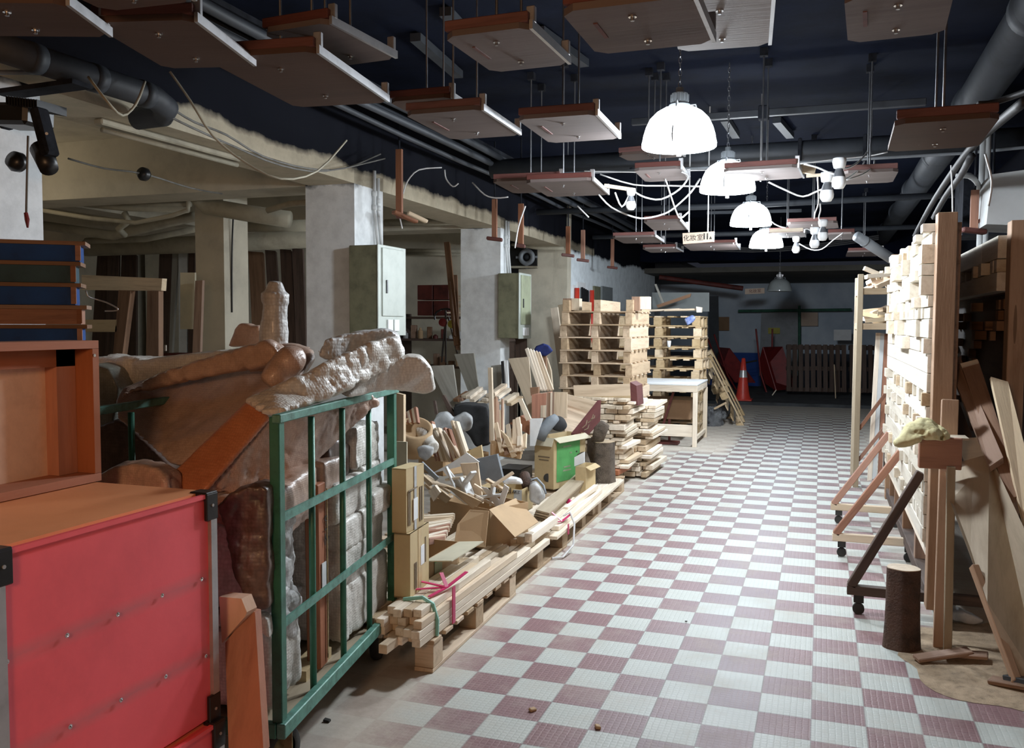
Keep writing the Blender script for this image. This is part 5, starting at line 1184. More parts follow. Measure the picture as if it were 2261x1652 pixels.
# front lumber bundle: battens lying along the aisle
r = random.Random(21); G = 'pale battens in the bundle on the nearest pallet'
k = 0
for lay in range(4):
    cols = (12, 10, 7, 4)[lay]
    for c in range(cols):
        x = -1.615-.042*c-(.0 if lay < 3 else .02); z = ZP+.02+.037*lay
        y0 = 3.42+r.uniform(-.03, .05)+(.1 if c > 6 else 0)-(.12 if c in (7, 9) and lay < 2 else 0); y1 = 5.2-.32*lay+r.uniform(-.25, .3)-(.2 if c > 5 else 0)
        where = '%s layer from the bottom, %s from the aisle' % (('first', 'second', 'third', 'top')[lay], ordn(c))
        stick((x, y0, z), (x+r.uniform(-.01, .01), y1, z), .039, .035, r.choice(('pine_w', 'pine_w', 'pine')), 'front bundle batten, '+where, group=G)
stick((-1.98, 3.25, .2), (-1.95, 3.62, .2), .11, .045, 'pine', 'short thick offcut poking out left of the front bundle', 'wood_offcut', 'wood offcut')
stick((-1.72, 3.30, .165), (-1.72, 3.7, .165), .04, .04, 'pine', 'lone batten end poking out lowest under the front bundle')
stick((-2.02, 3.45, .255), (-2.0, 5.1, .29), .045, .045, 'pine_w', 'long rounded batten lying on the left of the front bundle')
for i in range(4): stick((-1.63-.05*i, 5.0, ZP+.11-.02*i), (-1.63-.05*i, 5.55-.12*i, ZP+.11-.02*i), .048, .05, 'pine_w', 'stepped short beam at the far end of the front bundle, %s from the aisle' % ordn(i), 'short_beam', 'beam', 'stepped beams behind the front bundle')
for i in range(5): stick((-1.62-.085*i, 5.45, ZP+.012), (-1.66-.085*i, 7.7, ZP+.012), .08, .022, 'pine_w', 'long board lying flat on the pallets, %s from the aisle' % ordn(i), 'flat_board', 'board', 'long flat boards on the pallets')
for i in range(4): stick((-1.64-.06*i, 5.6, ZP+.04), (-1.68-.06*i, 7.0-.2*i, ZP+.04), .055, .03, 'pine_w', 'board on top of the long flat ones, %s from the aisle' % ordn(i), 'flat_board', 'board', 'upper flat boards on the pallets')
# ribbons
def ribbon(pts, wd, label, mat='ribbon'):
    p = [V(*q) for q in pts]; mb = MB()
    for i in range(len(p)-1): mb.bar(p[i], p[i+1], wd, .004, up=(p[1]-p[0]).cross(V(0, 1, 0)) if False else (0, 0, 1))
    return tag(mb.build('ribbon', M[mat]), label, 'ribbon')
e = empty('ribbon_bow', (-1.66, 3.75, .33), 'pink ribbon tied in a bow round the front lumber bundle', 'ribbon')
MB().box((-1.585, 3.75, .235), (.005, .03, .17)).build('ribbon_band', M['ribbon'], e)
for d in ((-.14, -.09, .0), (.03, .17, .03), (-.05, .05, .05), (-.12, -.02, .02), (-.03, -.13, -.01)): MB().bar((-1.62, 3.75, .315), (-1.62+d[0], 3.75+d[1], .315+d[2]), .018, .004).build('ribbon_loop', M['ribbon'], e)
tag(MB().tube([V(-1.75, 3.56, .30), V(-1.66, 3.57, .315), V(-1.61, 3.57, .29), V(-1.588, 3.57, .22), V(-1.59, 3.57, .15)], .009, 6).build('ribbon', M['ribbon_b']), 'mint green ribbon round the near end of the front bundle', 'ribbon')
e = empty('ribbon_bow', (-1.64, 5.7, .2), 'pink ribbon and white string tied round the long flat boards', 'ribbon')
MB().box((-1.575, 5.7, .165), (.005, .025, .07)).build('ribbon_band', M['ribbon'], e)
for d in ((.02, .15, .02), (-.09, .02, .06), (-.05, -.1, .01)): MB().bar((-1.62, 5.7, .215), (-1.62+d[0], 5.7+d[1], .215+d[2]), .016, .004).build('ribbon_loop', M['ribbon'], e)
MB().tube([V(-1.64, 5.8, .23), V(-1.6, 5.83, .25), V(-1.56, 5.8, .18), V(-1.54, 5.7, .06), V(-1.57, 5.55, .012), V(-1.63, 5.5, .012)], .007, 6).build('string', M['cable'], e)
tag(blob([(1250,1108),(1258,1104),(1264,1110),(1262,1118),(1252,1118)], 6.35, .04, 'ribbon', 'ribbon_knot', 'small red ribbon knot on the plywood sheets by the aisle', 'ribbon', voxel=.006, amp=.01, size=.02), None)
# ---------------------------------------------------------------- boxes
def boxpx(nl, nr, fr, z, top, mat, label, open_=True, inside='card_in', name='cardboard_box', t=.006, flaps=(), parent=None, cat='box', group=None, zt=None, prim='u'):
    a, b_, c = P(*nl, z=z), P(*nr, z=z), P(*fr, z=z)
    u = b_-a; v_ = c-b_; u.z = v_.z = 0
    # square the corner around the longer side
    ang = math.atan2(u.y, u.x); w1 = u.length; w2 = v_.length
    if prim == 'v': ang = math.atan2(v_.y, v_.x)-math.pi/2; u = V(math.cos(ang), math.sin(ang), 0)*w1
    vd = V(-math.sin(ang), math.cos(ang), 0); ud_ = u.normalized()
    if zt is None:
        d = P(nr[0], top, y=b_.y); h = d.z-z
    else: h = zt-z
    o_ = b_-ud_*w1
    e = empty(name, o_+ud_*w1/2+vd*w2/2, label, cat, group)
    R = frame_from(ud_); m_ = W.get(mat) or M[mat]; mi = W.get(inside) or M[inside]
    def Q(x, y, zz): return o_+ud_*x+vd*y+V(0, 0, zz)
    mb = MB()
    mb.box(Q(w1/2, w2/2, t/2), (w1, w2, t), R)
    mb.box(Q(w1/2, t/2, h/2), (w1, t, h), R); mb.box(Q(w1/2, w2-t/2, h/2), (w1, t, h), R)
    mb.box(Q(t/2, w2/2, h/2), (t, w2-2*t, h), R); mb.box(Q(w1-t/2, w2/2, h/2), (t, w2-2*t, h), R)
    if not open_: mb.box(Q(w1/2, w2/2, h-t/2), (w1, w2, t), R)
    mb.build('box_body', m_, e)
    e['dims'] = (w1, w2, h)
    for side, length, angle, fm_ in flaps:   # side: n(ear) f(ar) l(eft) r(ight); angle from vertical-down outward in degrees
        a_ = math.radians(angle); dz = -math.cos(a_)*length; do = math.sin(a_)*length
        if side == 'n': p0, p1, off = Q(0, 0, h), Q(w1, 0, h), -vd
        if side == 'f': p0, p1, off = Q(0, w2, h), Q(w1, w2, h), vd
        if side == 'l': p0, p1, off = Q(0, 0, h), Q(0, w2, h), -ud_
        if side == 'r': p0, p1, off = Q(w1, 0, h), Q(w1, w2, h), ud_
        q = [p0, p1, p1+off*do+V(0, 0, dz), p0+off*do+V(0, 0, dz)]
        n_ = (q[1]-q[0]).cross(q[2]-q[1]).normalized()
        MB().prism(q, n_*.005).build('flap', W.get(fm_) or M[fm_], e)
    return e, Q, w1, w2, h, ud_, vd
def print_lines(e, Q, R, p, wdir, hdir, w_, h_, n, mat='inkbr'):
    """a block of small printed marks on a face"""
    rr_ = random.Random(int(p.x*1000)); mb = MB()
    for i in range(n):
        x = 0
        while x < w_:
            l = rr_.uniform(.008, .02)
            if rr_.random() < .8: mb.box(p+wdir*(x+l/2)+hdir*(h_*i/max(1, n)), (l*.9, .0015, .011), R)
            x += l+.005
    mb.build('printed_marks', M[mat], e)
# lower and upper box at the trolley
e, Q, w1, w2, h, ux, vx = boxpx((872, 1318), (906, 1322), (947, 1287), .295, 1180, 'card_y', 'lower cardboard box beside the trolley, under another closed box', False, prim='v')
Rv = frame_from(vx)
MB().box(Q(w1+.002, w2*.62, h*.55), (.05, .003, .09), Rv).build('paper_label', M['paper'], e)
MB().box(Q(w1+.001, w2*.5, h*.5), (.05, .002, h), Rv).build('tape_strip', M['tape'], e)
for yy in (.22, .3, .8): MB().box(Q(w1+.002, w2*yy, h*(.3 if yy < .7 else .6)), (.012, .002, .12), Rv).build('printed_marks', M['inkbr'], e)
zt = .295+h
e, Q, w1, w2, h, ux, vx = boxpx((866, 1176), (897, 1179), (936, 1160), zt, 1036, 'card_y', 'upper cardboard box with side printing beside the trolley post', False, prim='v')
MB().box(Q(w1+.002, w2*.5, h*.33), (.055, .003, .1), Rv).build('paper_label', M['paper'], e)
MB().box(Q(w1+.001, w2*.5, h*.5), (.03, .002, h), Rv).build('tape_strip', M['film'], e)
for yy in (.12, .2, .78, .88): MB().box(Q(w1+.002, w2*yy, h*.38), (.014, .002, .16), Rv).build('printed_marks', M['inkbr'], e)
MB().box(Q(w1+.002, w2/2, h*.66), (w2, .002, .006), Rv).build('fold_line', M['inkbr'], e)
# box with battens
e, Q, w1, w2, h, ux, vx = boxpx((940, 1290), (1014, 1243), (1035, 1222), .26, 1196, 'card', 'cardboard box full of short battens, its pale flap folded out', True, flaps=(('n', .14, 96, 'card_g'),))
MB().box(Q(w1*.34, -.003, h*.6), (.09, .003, .09), frame_from(ux)).build('green_label', M['sage'], e)
MB().box(Q(w1*.34, -.005, h*.78), (.085, .002, .02), frame_from(ux)).build('label_stripe', M['inkgreen'], e)
r = random.Random(4)
for i in range(12):
    f = i/11; a = P(925+18*f+r.uniform(-4, 4), 1150+50*f+r.uniform(-5, 5), y=4.55-.25*f); b_ = P(1003-25*f, 1140+50*f, y=4.7-.25*f)
    stick(a, b_, .03, .035, r.choice(('pine', 'pine_w', 'red')), 'short batten packed in the box with the pale flap, %s from the back' % ordn(i), group='battens packed in the box')
# big open box with junk
e, Q, w1, w2, h, ux, vx = boxpx((950, 1184), (1082, 1218), (1140, 1192), .2, 1126, 'card', 'big open cardboard box tipped full of offcuts, flaps hanging out to the aisle', True, flaps=(('n', .02, 10, 'card'),))
q = [P(a, b, y=yy) for (a, b), yy in zip([(1037,1126),(1079,1129),(1071,1209),(1015,1205),(1003,1196),(1010,1158)], [4.62,4.60,4.5,4.5,4.5,4.55])]
MB().prism(q, V(0, .006, 0)).build('flap', M['card'], e)
q = [P(a, b, y=yy) for (a, b), yy in zip([(1080,1125),(1139,1100),(1189,1152),(1137,1186)], [4.72,5.2,5.05,4.6])]
MB().prism(q, V(0, .004, -.004)).build('flap', M['card'], e)
# green-label box
e, Q, w1, w2, h, ux, vx = boxpx((1180, 1076), (1222, 1082), (1270, 1062), .17, 968, 'card_y', 'tall cardboard box with a big green label, black shoes sticking out', True, inside='card_in', flaps=(('r', .07, 60, 'card_g'), ('n', .075, 25, 'card_g')))
MB().box(Q(w1+.002, w2*.45, h*.52), (w2*.72, .003, h*.78), frame_from(vx)).build('green_label', M['inkgreen'], e)
for i, (yy, hh_, l) in enumerate(((.3, .8, .12), (.42, .66, .03), (.6, .66, .02), (.3, .4, .1), (.3, .33, .12), (.66, .52, .03))): MB().box(Q(w1+.0045, w2*(yy+.1), h*hh_), (l, .0015, .012), frame_from(vx)).build('label_print', M['ink'] if i in (2, 5) else M['sage'], e)
MB().box(Q(w1+.0045, w2*.72, h*.2), (.045, .0015, .055), frame_from(vx)).build('label_frame', M['yellow'], e)
MB().box(Q(w1*.5, -.002, h*.62), (w1*.6, .002, .012), frame_from(ux)).build('printed_line', M['inkbr'], e); MB().box(Q(w1*.5, -.002, h*.56), (w1*.5, .002, .01), frame_from(ux)).build('printed_line', M['inkbr'], e)
MB().lathe(Q(w1*.7, -.001, h*.22), [(0, .002), (.035, .001), (.036, 0)], 18, rotm(math.pi/2, 0, 0)).build('ink_stain', M['ink'], e)
c = P(1232, 935, y=7.1)
o = MB().lathe(c, [(0, -.05), (.04, -.045), (.075, -.02), (.08, .0), (.06, .03), (0, .045)], 18, rotm(.5, .5, 0)).build('black_shoe', M['cloth_k'], smooth=True); tag(o, 'round black boot toe sticking out of the green-label box', 'shoe')
o = MB().tube([P(1192, 970, y=6.95), P(1200, 950, y=6.95), P(1215, 932, y=7.0), P(1228, 922, y=7.05)], [.045, .05, .05, .035], 12).build('grey_sleeve', M['greyfoam'], smooth=True); tag(o, 'grey cloth sleeve hanging out of the green-label box', 'cloth')
# paint-brand box with taped corner
e, Q, w1, w2, h, ux, vx = boxpx((1058, 1128), (1152, 1136), (1174, 1122), .2, 1082, 'card_y', 'low brown box with black brand lettering under the grey foam sheet', True)
MB().box(Q(w1-.03, -.001, h*.5), (.06, .002, h*.98), frame_from(ux)).build('tape_strip', M['film'], e)
MB().box(Q(w1*.4, -.001, h*.9), (w1*.8, .002, h*.12), frame_from(ux)).build('tape_strip', M['tape'], e)
text('AkzoNobel', Q(w1*.34, -.004, h*.93), .06, ux, V(0, 0, 1), M['ink'], e)
text('AKZ', Q(w1*.87, -.004, h*.9), .03, ux, V(0, 0, 1), M['ink'], e)
# small brown box behind with battens, and others
boxpx((924, 1042), (978, 1052), (1013, 1030), .42, 1012, 'card', 'brown cardboard box wedged behind the open one, full of short slats')
boxpx((1096, 1060), (1150, 1064), (1166, 1052), .3, 1038, 'black', 'black lidded case standing behind the brand box', False, name='black_case', cat='case')
boxpx((1270, 1092), (1293, 1094), (1305, 1082), .16, 1032, 'card_y', 'slim cardboard box right of the green-label box', True, flaps=(('r', .05, 60, 'card_y'),))
tag(MB().box(P(1118, 992, y=6.25), (.26, .02, .1), rotm(0, .05, -.2)).box(P(1118, 992, y=6.45), (.26, .02, .12), rotm(0, .05, -.2)).box(P(1100, 992, y=6.35), (.02, .2, .1), rotm(0, 0, -.2)).box(P(1137, 992, y=6.35), (.02, .2, .1), rotm(0, 0, -.2)).build('cardboard_box', M['card']), 'brown box holding offcuts in the middle of the heap', 'box')
# ---------------------------------------------------------------- loose boards of the heap (pixel quad, depth, thickness, material)
def pc(q, ys, th, mat, name, label, cat='board', group=None): return pboard(q, ys, th, mat, name, label, cat, group)
HG = 'loose boards in the heap'
pieces = [
 ([(1044,1016),(1097,1003),(1112,1065),(1062,1060)], 5.4, .03, 'greyfoam', 'foam_sheet', 'flat grey foam sheet with a folded edge lying in the heap', 'foam sheet'),
 ([(1016,1024),(1054,1022),(1066,1112),(1036,1098)], 5.1, .02, 'pine', 'upright_board', 'wide pale wooden board standing in the open box', 'board'),
 ([(952,1046),(1000,1020),(1030,1000),(1058,1020),(1010,1030),(965,1060)], 5.3, .01, 'paper', 'white_sheet', 'large white panel lying across the top of the open box', 'panel'),
 ([(978,1040),(990,1036),(1038,1098),(1022,1098)], 5.05, .012, 'paper', 'white_sheet', 'narrow white strip slanting down into the open box', 'panel'),
 ([(1062,1075),(1075,1078),(1110,1112),(1098,1122)], 5.0, .01, 'paper', 'white_sheet', 'white triangle-shaped panel in front of the brand box', 'panel'),
 ([(983,1073),(1000,1078),(1062,1108),(1048,1127),(985,1100)], 4.9, .02, 'pine', 'flat_board', 'pale board sloping down to the big open box corner', 'board'),
 ([(1113,1070),(1123,1077),(1109,1120),(1098,1118)], 4.95, .01, 'paper', 'white_sheet', 'small white strip standing at the open box corner', 'panel'),
 ([(926,1024),(932,1020),(968,1055),(962,1062)], 5.0, .015, 'pipe_lt', 'grey_strip', 'grey strip leaning at the left of the heap', 'strip'),
 ([(925,1052),(932,1048),(955,1068),(948,1074)], 4.95, .03, 'pine', 'short_offcut', 'small square offcut at the left of the open box, upper', 'wood offcut'),
 ([(945,1085),(960,1072),(972,1088),(957,1108)], 4.9, .03, 'pine_w', 'short_offcut', 'small square offcut at the left of the open box, lower', 'wood offcut'),
 ([(956,1092),(970,1080),(995,1100),(985,1112),(958,1108)], 4.92, .02, 'pine', 'short_offcut', 'trapezoid offcut at the left of the open box', 'wood offcut'),
 ([(1000,1014),(1035,1002),(1042,1016),(1018,1028)], 5.6, .02, 'card_y', 'cardboard_scrap', 'crumpled taped cardboard left of the grey foam sheet', 'cardboard'),
 ([(1029,998),(1062,983),(1066,1010),(1032,1008)], 5.7, .02, 'card_y', 'cardboard_scrap', 'plastic-taped cardboard piece above the grey foam sheet', 'cardboard'),
 ([(917,786+15),(1000,783),(1050,870),(1055,900),(925,900)], 8.4, .02, 'ply_grey', 'grey_board', 'dark grey board behind the film', 'board') if False else None,
 ([(948,808),(1000,806),(1010,880),(1015,950),(915,945),(920,860)], 7.8, .02, 'ply_grey', 'grey_board', 'wide weathered grey board leaning behind the heap, left one', 'board'),
 ([(1003,782),(1046,780),(1057,866),(1054,920),(1015,920)], 8.2, .02, 'ply_grey', 'grey_board', 'narrower weathered grey board leaning right of the wide one', 'board'),
 ([(1122,792),(1167,788),(1174,870),(1178,930),(1130,935)], 7.9, .02, 'ply', 'plywood_board', 'tall pale plywood board leaning at the middle of the heap', 'board'),
 ([(1084,808),(1107,805),(1107,870),(1086,870)], 8.1, .02, 'ply_grey', 'grey_board', 'small dark grey board left of the black strips', 'board'),
 ([(1106,798),(1111,797),(1115,868),(1110,869)], 7.95, .02, 'black', 'black_strip', 'black strip left of the plywood board', 'strip'),
 ([(1115,796),(1120,796),(1124,867),(1119,868)], 7.92, .02, 'paper', 'white_strip', 'white strip between the black one and the plywood board', 'strip'),
 ([(1077,812),(1085,812),(1090,985),(1083,985)], 6.3, .03, 'pine_w', 'tall_batten', 'tall thin batten standing upright in the heap', 'batten'),
 ([(875,868),(891,872),(891,980),(877,980)], 4.6, .03, 'pine', 'tall_batten', 'pale post standing behind the far corner of the trolley', 'batten'),
 ([(873,975),(898,976),(898,1030),(875,1030)], 4.5, .01, 'card_g', 'cardboard_scrap', 'small cardboard tab above the upper box at the trolley', 'cardboard'),
 ([(975,875),(980,872),(1004,915),(996,925)], 7.2, .03, 'dark', 'dark_branch', 'dark stick leaning in front of the wide grey board', 'stick'),
 ([(956,885),(961,885),(966,915),(960,915)], 7.2, .02, 'dark', 'dark_branch', 'short dark stick left of the longer one', 'stick'),
 ([(1143,882),(1152,880),(1172,925),(1162,930)], 6.8, .02, 'pine_w', 'short_offcut', 'pale strip leaning right of the upright slats', 'wood offcut'),
 ([(1130,960),(1150,958),(1152,1000),(1140,1012)], 6.3, .02, 'pine', 'short_offcut', 'wide short board standing in the middle box', 'wood offcut'),
 ([(1105,950),(1120,965),(1140,1008),(1130,1012),(1108,975)], 6.2, .02, 'pine', 'short_offcut', 'leaning short board left of the wide one in the middle box', 'wood offcut'),
 ([(1170,925),(1198,924),(1180,985),(1170,985)], 6.9, .02, 'paper', 'white_sheet', 'pale blue-white sheet behind the green-label box flap', 'panel'),
 ([(1125,935),(1150,918),(1170,932),(1168,960),(1130,955)], 7.0, .1, 'redwood', 'red_box', 'small red-brown box open beside the upright slats', 'box'),
 ([(1174,872),(1206,868),(1206,924),(1174,924)], 7.6, .2, 'orangeb', 'orange_box', 'orange-brown drawer front standing beside a row of slats', 'drawer'),
 ([(1170,856),(1188,855),(1188,872),(1172,874)], 7.9, .05, 'plank', 'short_offcut', 'brown offcut above the orange drawer front', 'wood offcut'),
]
mp_ = {'redwood': W['red'], 'orangeb': W['orange_wood']}
for t in pieces:
    if t: pc(t[0], t[1], t[2], mp_.get(t[3], t[3]), t[4], t[5], t[6])
for i in range(8):
    x = 1208+i*4.2; stick(P(x, 923, y=7.6), P(x+1, 868-i*.3, y=7.62), .02, .12, r.choice(('pine', 'pine_w', 'plank')), 'upright slat right of the orange drawer front, %s from the left' % ordn(i), 'lath', 'slat', 'slats beside the orange drawer', up=(1, 0, 0))
for i in range(9):
    x = 1083+i*3.6; stick(P(x, 985-r.uniform(0, 20), y=6.35+.03*i), P(x+r.uniform(-3, 3), 888+r.uniform(-18, 22), y=6.45+.03*i), .012, .03, r.choice(('pine', 'pine_w', 'plank')), 'thin upright slat beside the tall batten, %s from the left' % ordn(i), 'lath', 'slat', 'thin slats in the middle of the heap', up=(0, 1, 0))
for i in range(10):
    x = 1108+i*5.5; stick(P(x, 1005-r.uniform(0, 20), y=6.2), P(x+r.uniform(-14, 12), 938+r.uniform(-18, 22), y=6.35), .035, .015, r.choice(('pine', 'pine_w', 'pine', 'plank')), 'slat sticking out of the middle box, %s from the left' % ordn(i), 'lath', 'slat', 'slats in the middle box', up=(0, 1, 0))
for i in range(13):
    f = i/12; x0, y0 = 968+70*f, 1018+4*f; L = r.uniform(.18, .28)
    a = P(x0, y0, y=6.0-.3*f); stick(a, a+V(-.10-.06*r.random(), .08, L), .02, .05, r.choice(('pine', 'pine_w', 'red', 'pine')), 'slanted slat in the row above the open box, %s from the left' % ordn(i), 'lath', 'slat', 'slanted slats above the open box', up=(0, 1, 0))
for i in range(14):
    x = 1006+i*9; y_ = 885-8*math.sin(i*.9)-3*(i > 5); a = P(x, y_+r.uniform(-4, 6), y=7.7); stick(a, a+V(.05, .2, .03+.05*r.random()), .06, .03, r.choice(('pine', 'pine_w', 'plank', 'pine_w')), 'short board end in the row below the grey boards, %s from the left' % ordn(i), 'board_end', 'board', 'board ends behind the heap')
for i in range(5):
    x = 1163+i*6.5; stick(P(x+30, 862, y=8.0), P(x, 770+i*2.2, y=8.25), .035, .02, 'pine_w' if i < 3 else 'pine', 'long pale batten leaning left of the pallet stack, %s from the left' % ordn(i), 'leaning_batten', 'batten', 'battens leaning left of the pallet stack', up=(0, 1, 0))
for i in range(16):
    a = P(955+i*10+r.uniform(0, 8), 1050+r.uniform(0, 55), y=5.0+.05*r.random()); d = V(r.uniform(-1, 1), r.uniform(-.6, .6), r.uniform(-.8, .8)).normalized()*r.uniform(.08, .2)
    stick(a-d/2, a+d/2, r.uniform(.02, .06), .015, r.choice(('pine', 'pine_w', 'paper', 'pine')), 'small mixed offcut on the big open box, %s from the left' % ordn(i), 'short_offcut', 'wood offcut', 'small offcuts in the open box')
# dark bag, films, rolls
blob([(1000,900),(1030,893),(1075,898),(1082,930),(1082,985),(1050,988),(1035,960),(1005,930)], 7.0, .3, 'cloth_k', 'black_bag', 'large black plastic bag in the middle of the heap', 'bag', voxel=.02, amp=.05)
blob([(955,940),(970,918),(985,915),(1000,930),(1025,915),(1038,925),(1036,945),(1025,950),(1000,945),(975,955)], 6.6, .12, 'film', 'plastic_film', 'crumpled clear plastic film lying in front of the grey boards', 'plastic film', voxel=.012, amp=.04, size=.08, amp2=.05)
roll(P(920, 935, y=5.7), P(957, 990, y=5.4), .045, 'wrap', 'white_roll', 'white wrapped roll leaning left in the heap', 'roll')
o = MB().lathe(P(915, 965, y=5.5), [(0, -.13), (.10, -.12), (.125, -.05), (.12, .08), (.10, .09), (.09, .0), (0, -.04)], 24, rotm(.5, .35, 0)).build('brown_basket', M['card'], smooth=True); tag(o, 'round brown cardboard drum holding slats behind the upper box', 'drum')
for i in range(7): stick(P(893+i*5, 935, y=5.5), P(888+i*5, 918-3*i, y=5.55), .02, .03, 'pine' if i % 2 else 'red', 'short slat standing in the brown drum, %s from the left' % ordn(i), 'lath', 'slat', 'slats in the brown drum', up=(0, 1, 0))
blob([(920,990),(935,985),(957,990),(955,1005),(940,1018),(925,1010)], 5.3, .08, 'film', 'plastic_film', 'grey dusty plastic bundle at the left of the heap', 'plastic film', voxel=.01)
blob([(1172,1075),(1182,1068),(1195,1085),(1203,1100),(1187,1114),(1174,1105)], 5.9, .1, 'film', 'plastic_bag', 'blue-grey plastic bag right of the brand box', 'bag', voxel=.01, amp2=.04)
blob([(1110,1062),(1122,1055),(1150,1060),(1155,1070),(1112,1070)], 5.7, .1, 'strap_w' if 'strap_w' in M else 'porcelain', 'plastic_bag', 'smooth white bag behind the brand box', 'bag', voxel=.01, amp=.01)
tag(MB().tube([P(1172, 1060, y=5.9), P(1185, 1056, y=5.95), P(1200, 1072, y=5.95), P(1205, 1090, y=5.9)], .008, 8).build('plastic_hose', M['pipe_lt'], smooth=True), 'grey hose loop right of the brand box', 'hose')
# plywood sheets stacked by the aisle
for i in range(5):
    dx, dz = .015*i, .022*i
    q = [P(a+2*i, b-5.2*i, z=ZP+.03+dz) for a, b in ((1175, 1150), (1205, 1158), (1290, 1078), (1262, 1072))]
    c = sum(q, V(0, 0, 0))/4; tag(MB().prism(q, V(0, 0, .012)).build('plywood_sheet', W['ply'], origin=c, R=frame_from(q[2]-q[1])), 'small plywood sheet in the leaning pile by the aisle, %s from the bottom' % ordn(i), 'board', 'small plywood sheets by the aisle')
stick((-1.72, 6.15, .2), (-1.68, 6.9, .24), .035, .035, 'pine_w', 'round rolled stick in front of the small plywood sheets', 'stick', 'stick')
# drawers
e = empty('old_drawer', P(1300, 930, y=7.75), 'wooden drawer with a dark maroon front, tipped on its side', 'drawer')
for nm, q, ys, th, mt in (('maroon_front', [(1268,958),(1327,884),(1325,934),(1274,985)], [7.35,7.75,7.8,7.4], V(-.03, .0, 0), 'maroon'), ('side_board', [(1232,866),(1325,888),(1304,912),(1240,890)], [8.0,7.85,7.8,7.9], V(0, .015, 0), 'pine'),
                         ('drawer_bottom', [(1240,890),(1305,910),(1268,958),(1250,975),(1238,935)], [7.95,7.85,7.5,7.5,7.8], V(-.01, .01, 0), 'pine')):
    p = [P(a, b, y=yy) for (a, b), yy in zip(q, ys)]
    MB().prism(p, th).build(nm, W[mt], e, origin=sum(p, V(0, 0, 0))/len(p), R=frame_from(p[1]-p[0]))
cc = MB()
for (a0, b0), (a1, b1) in (((1290, 950), (1300, 938)), ((1298, 934), (1310, 915)), ((1282, 962), (1290, 955)), ((1305, 925), (1313, 918)), ((1286, 945), (1296, 928))): cc.tube([P(a0, b0, y=7.42+.01), P((a0+a1)/2+3, (b0+b1)/2+2, y=7.46), P(a1, b1, y=7.5)], .004, 5)
cc.build('scratched_scrawl', M['inkbr'], e)
e = empty('old_drawer', P(1335, 870, y=8.4), 'second wooden drawer with a maroon front, lying on the lumber pile', 'drawer')
for nm, q, th, mt in (('side_board', [(1266,851),(1391,848),(1393,874),(1268,876)], V(0, .02, 0), 'pine'), ('lower_board', [(1266,876),(1393,874),(1394,889),(1268,889)], V(0, .1, 0), 'pine_y'), ('maroon_front', [(1391,844),(1405,852),(1408,896),(1393,890)], V(.01, .25, 0), 'maroon')):
    p = [P(a, b, y=8.35) for a, b in q]; MB().prism(p, th).build(nm, W[mt], e, origin=sum(p, V(0, 0, 0))/len(p), R=frame_from(p[1]-p[0]))
# logs
stump(P(1333, 1066, z=.16), .095, .36, 'thick grey-barked log with a pale sawn top standing on the last pallet', 5, 'standing_log')
stump(P(1312, 1060, z=.16)+V(-.03, .15, 0), .07, .37, 'second grey-barked log fused beside the thick one', 9, 'standing_log')
tag(MB().tube([P(1318, 978, y=7.5), P(1326, 950, y=7.5), P(1336, 935, y=7.5)], [.05, .06, .045], 14).build('short_log', M['bark'], smooth=True), 'short dark log lying on top of the standing logs', 'log')
tag(MB().cyl(P(1310, 1068, y=7.2), P(1285, 1005, y=7.35), .035, .05, 16).build('slanted_log', M['bark'], smooth=True), 'grey log slanting left of the standing logs', 'log')
tag(MB().cyl(P(1158, 1050, y=6.1), P(1165, 1075, y=6.0), .04, n=16).build('short_log', M['bark2'], smooth=True), 'small reddish log behind the brand box', 'log')
pc([(1268,1010),(1290,998),(1290,1022),(1268,1030)], 7.0, .02, 'paper', 'paper_sheet', 'white torn paper between the green-label box and the logs', 'paper')
# lumber pile: stacked short boards, ends towards the viewer
r = random.Random(33); GL = 'boards of the tall lumber pile'
for col, (xa, xb, ya, n, zb) in enumerate(((-2.28, -1.70, 8.05, 17, .15), (-2.05, -1.62, 8.75, 17, .02))):
    z = zb; first = True
    for lay in range(n):
        th = r.choice((.028, .035, .05)); x = xa+r.uniform(0, .06)+(0 if lay < 12 else .0); j = 0
        off = r.uniform(-.05, .08); slope = .012*lay if lay > 6 else 0
        while x < xb-.03:
            w_ = r.choice((.06, .09, .12, .15)); w_ = min(w_, xb+.05-x)
            y0 = ya+off+r.uniform(-.07, .07)+slope; L = r.uniform(.45, .7) if col == 0 else r.uniform(.5, .9)
            stick((x+w_/2, y0, z+th/2), (x+w_/2+r.uniform(-.03, .03), y0+L, z+th/2+r.uniform(-.004, .004)), w_-.006, th-.003, r.choice(('pine_w', 'pine', 'pine_w', 'pine_w')) if lay or col else 'orange_wood',
                  'lumber board, %s pile, %s layer from the bottom, %s from the left' % (('front', 'rear')[col], ordn(lay) if lay < 16 else 'seventeenth', ordn(j)), 'lumber_board', 'board', GL, bev=.002)
            x += w_; j += 1
        z += th+.003
# ---------------------------------------------------------------- pallet stacks
def stack(src, n, x, y, z0, H, rot, labf, grp, jit=.03, seed=1, flip=False):
    r_ = random.Random(seed)
    for i in range(n):
        a = rot+r_.uniform(-jit, jit)
        Mx = Matrix.Rotation(a, 4, 'Z')
        if flip: Mx = Mx@Matrix.Rotation(math.pi, 4, 'X'); 
        Mx.translation = (x+r_.uniform(-jit, jit), y+r_.uniform(-jit, jit), z0+H*i+(H-.003 if flip else 0))
        if i == 0: src.matrix_world = Mx; src['label'] = labf(i); src['group'] = grp
        else: place_tree(src, Mx, labf(i), grp)
G1 = 'pallets of the tall front stack'
def l1(i): return 'pallet in the tall front stack, %s from the bottom' % ordn(i)
s1 = pallet('pallet', l1(0), 'pallet', 1.08, .80, .138, 5, False, G1, .014)
stack(s1, 13, -2.30, 9.90, .0, .139, math.pi/2, l1, G1, .022, 4, flip=True)
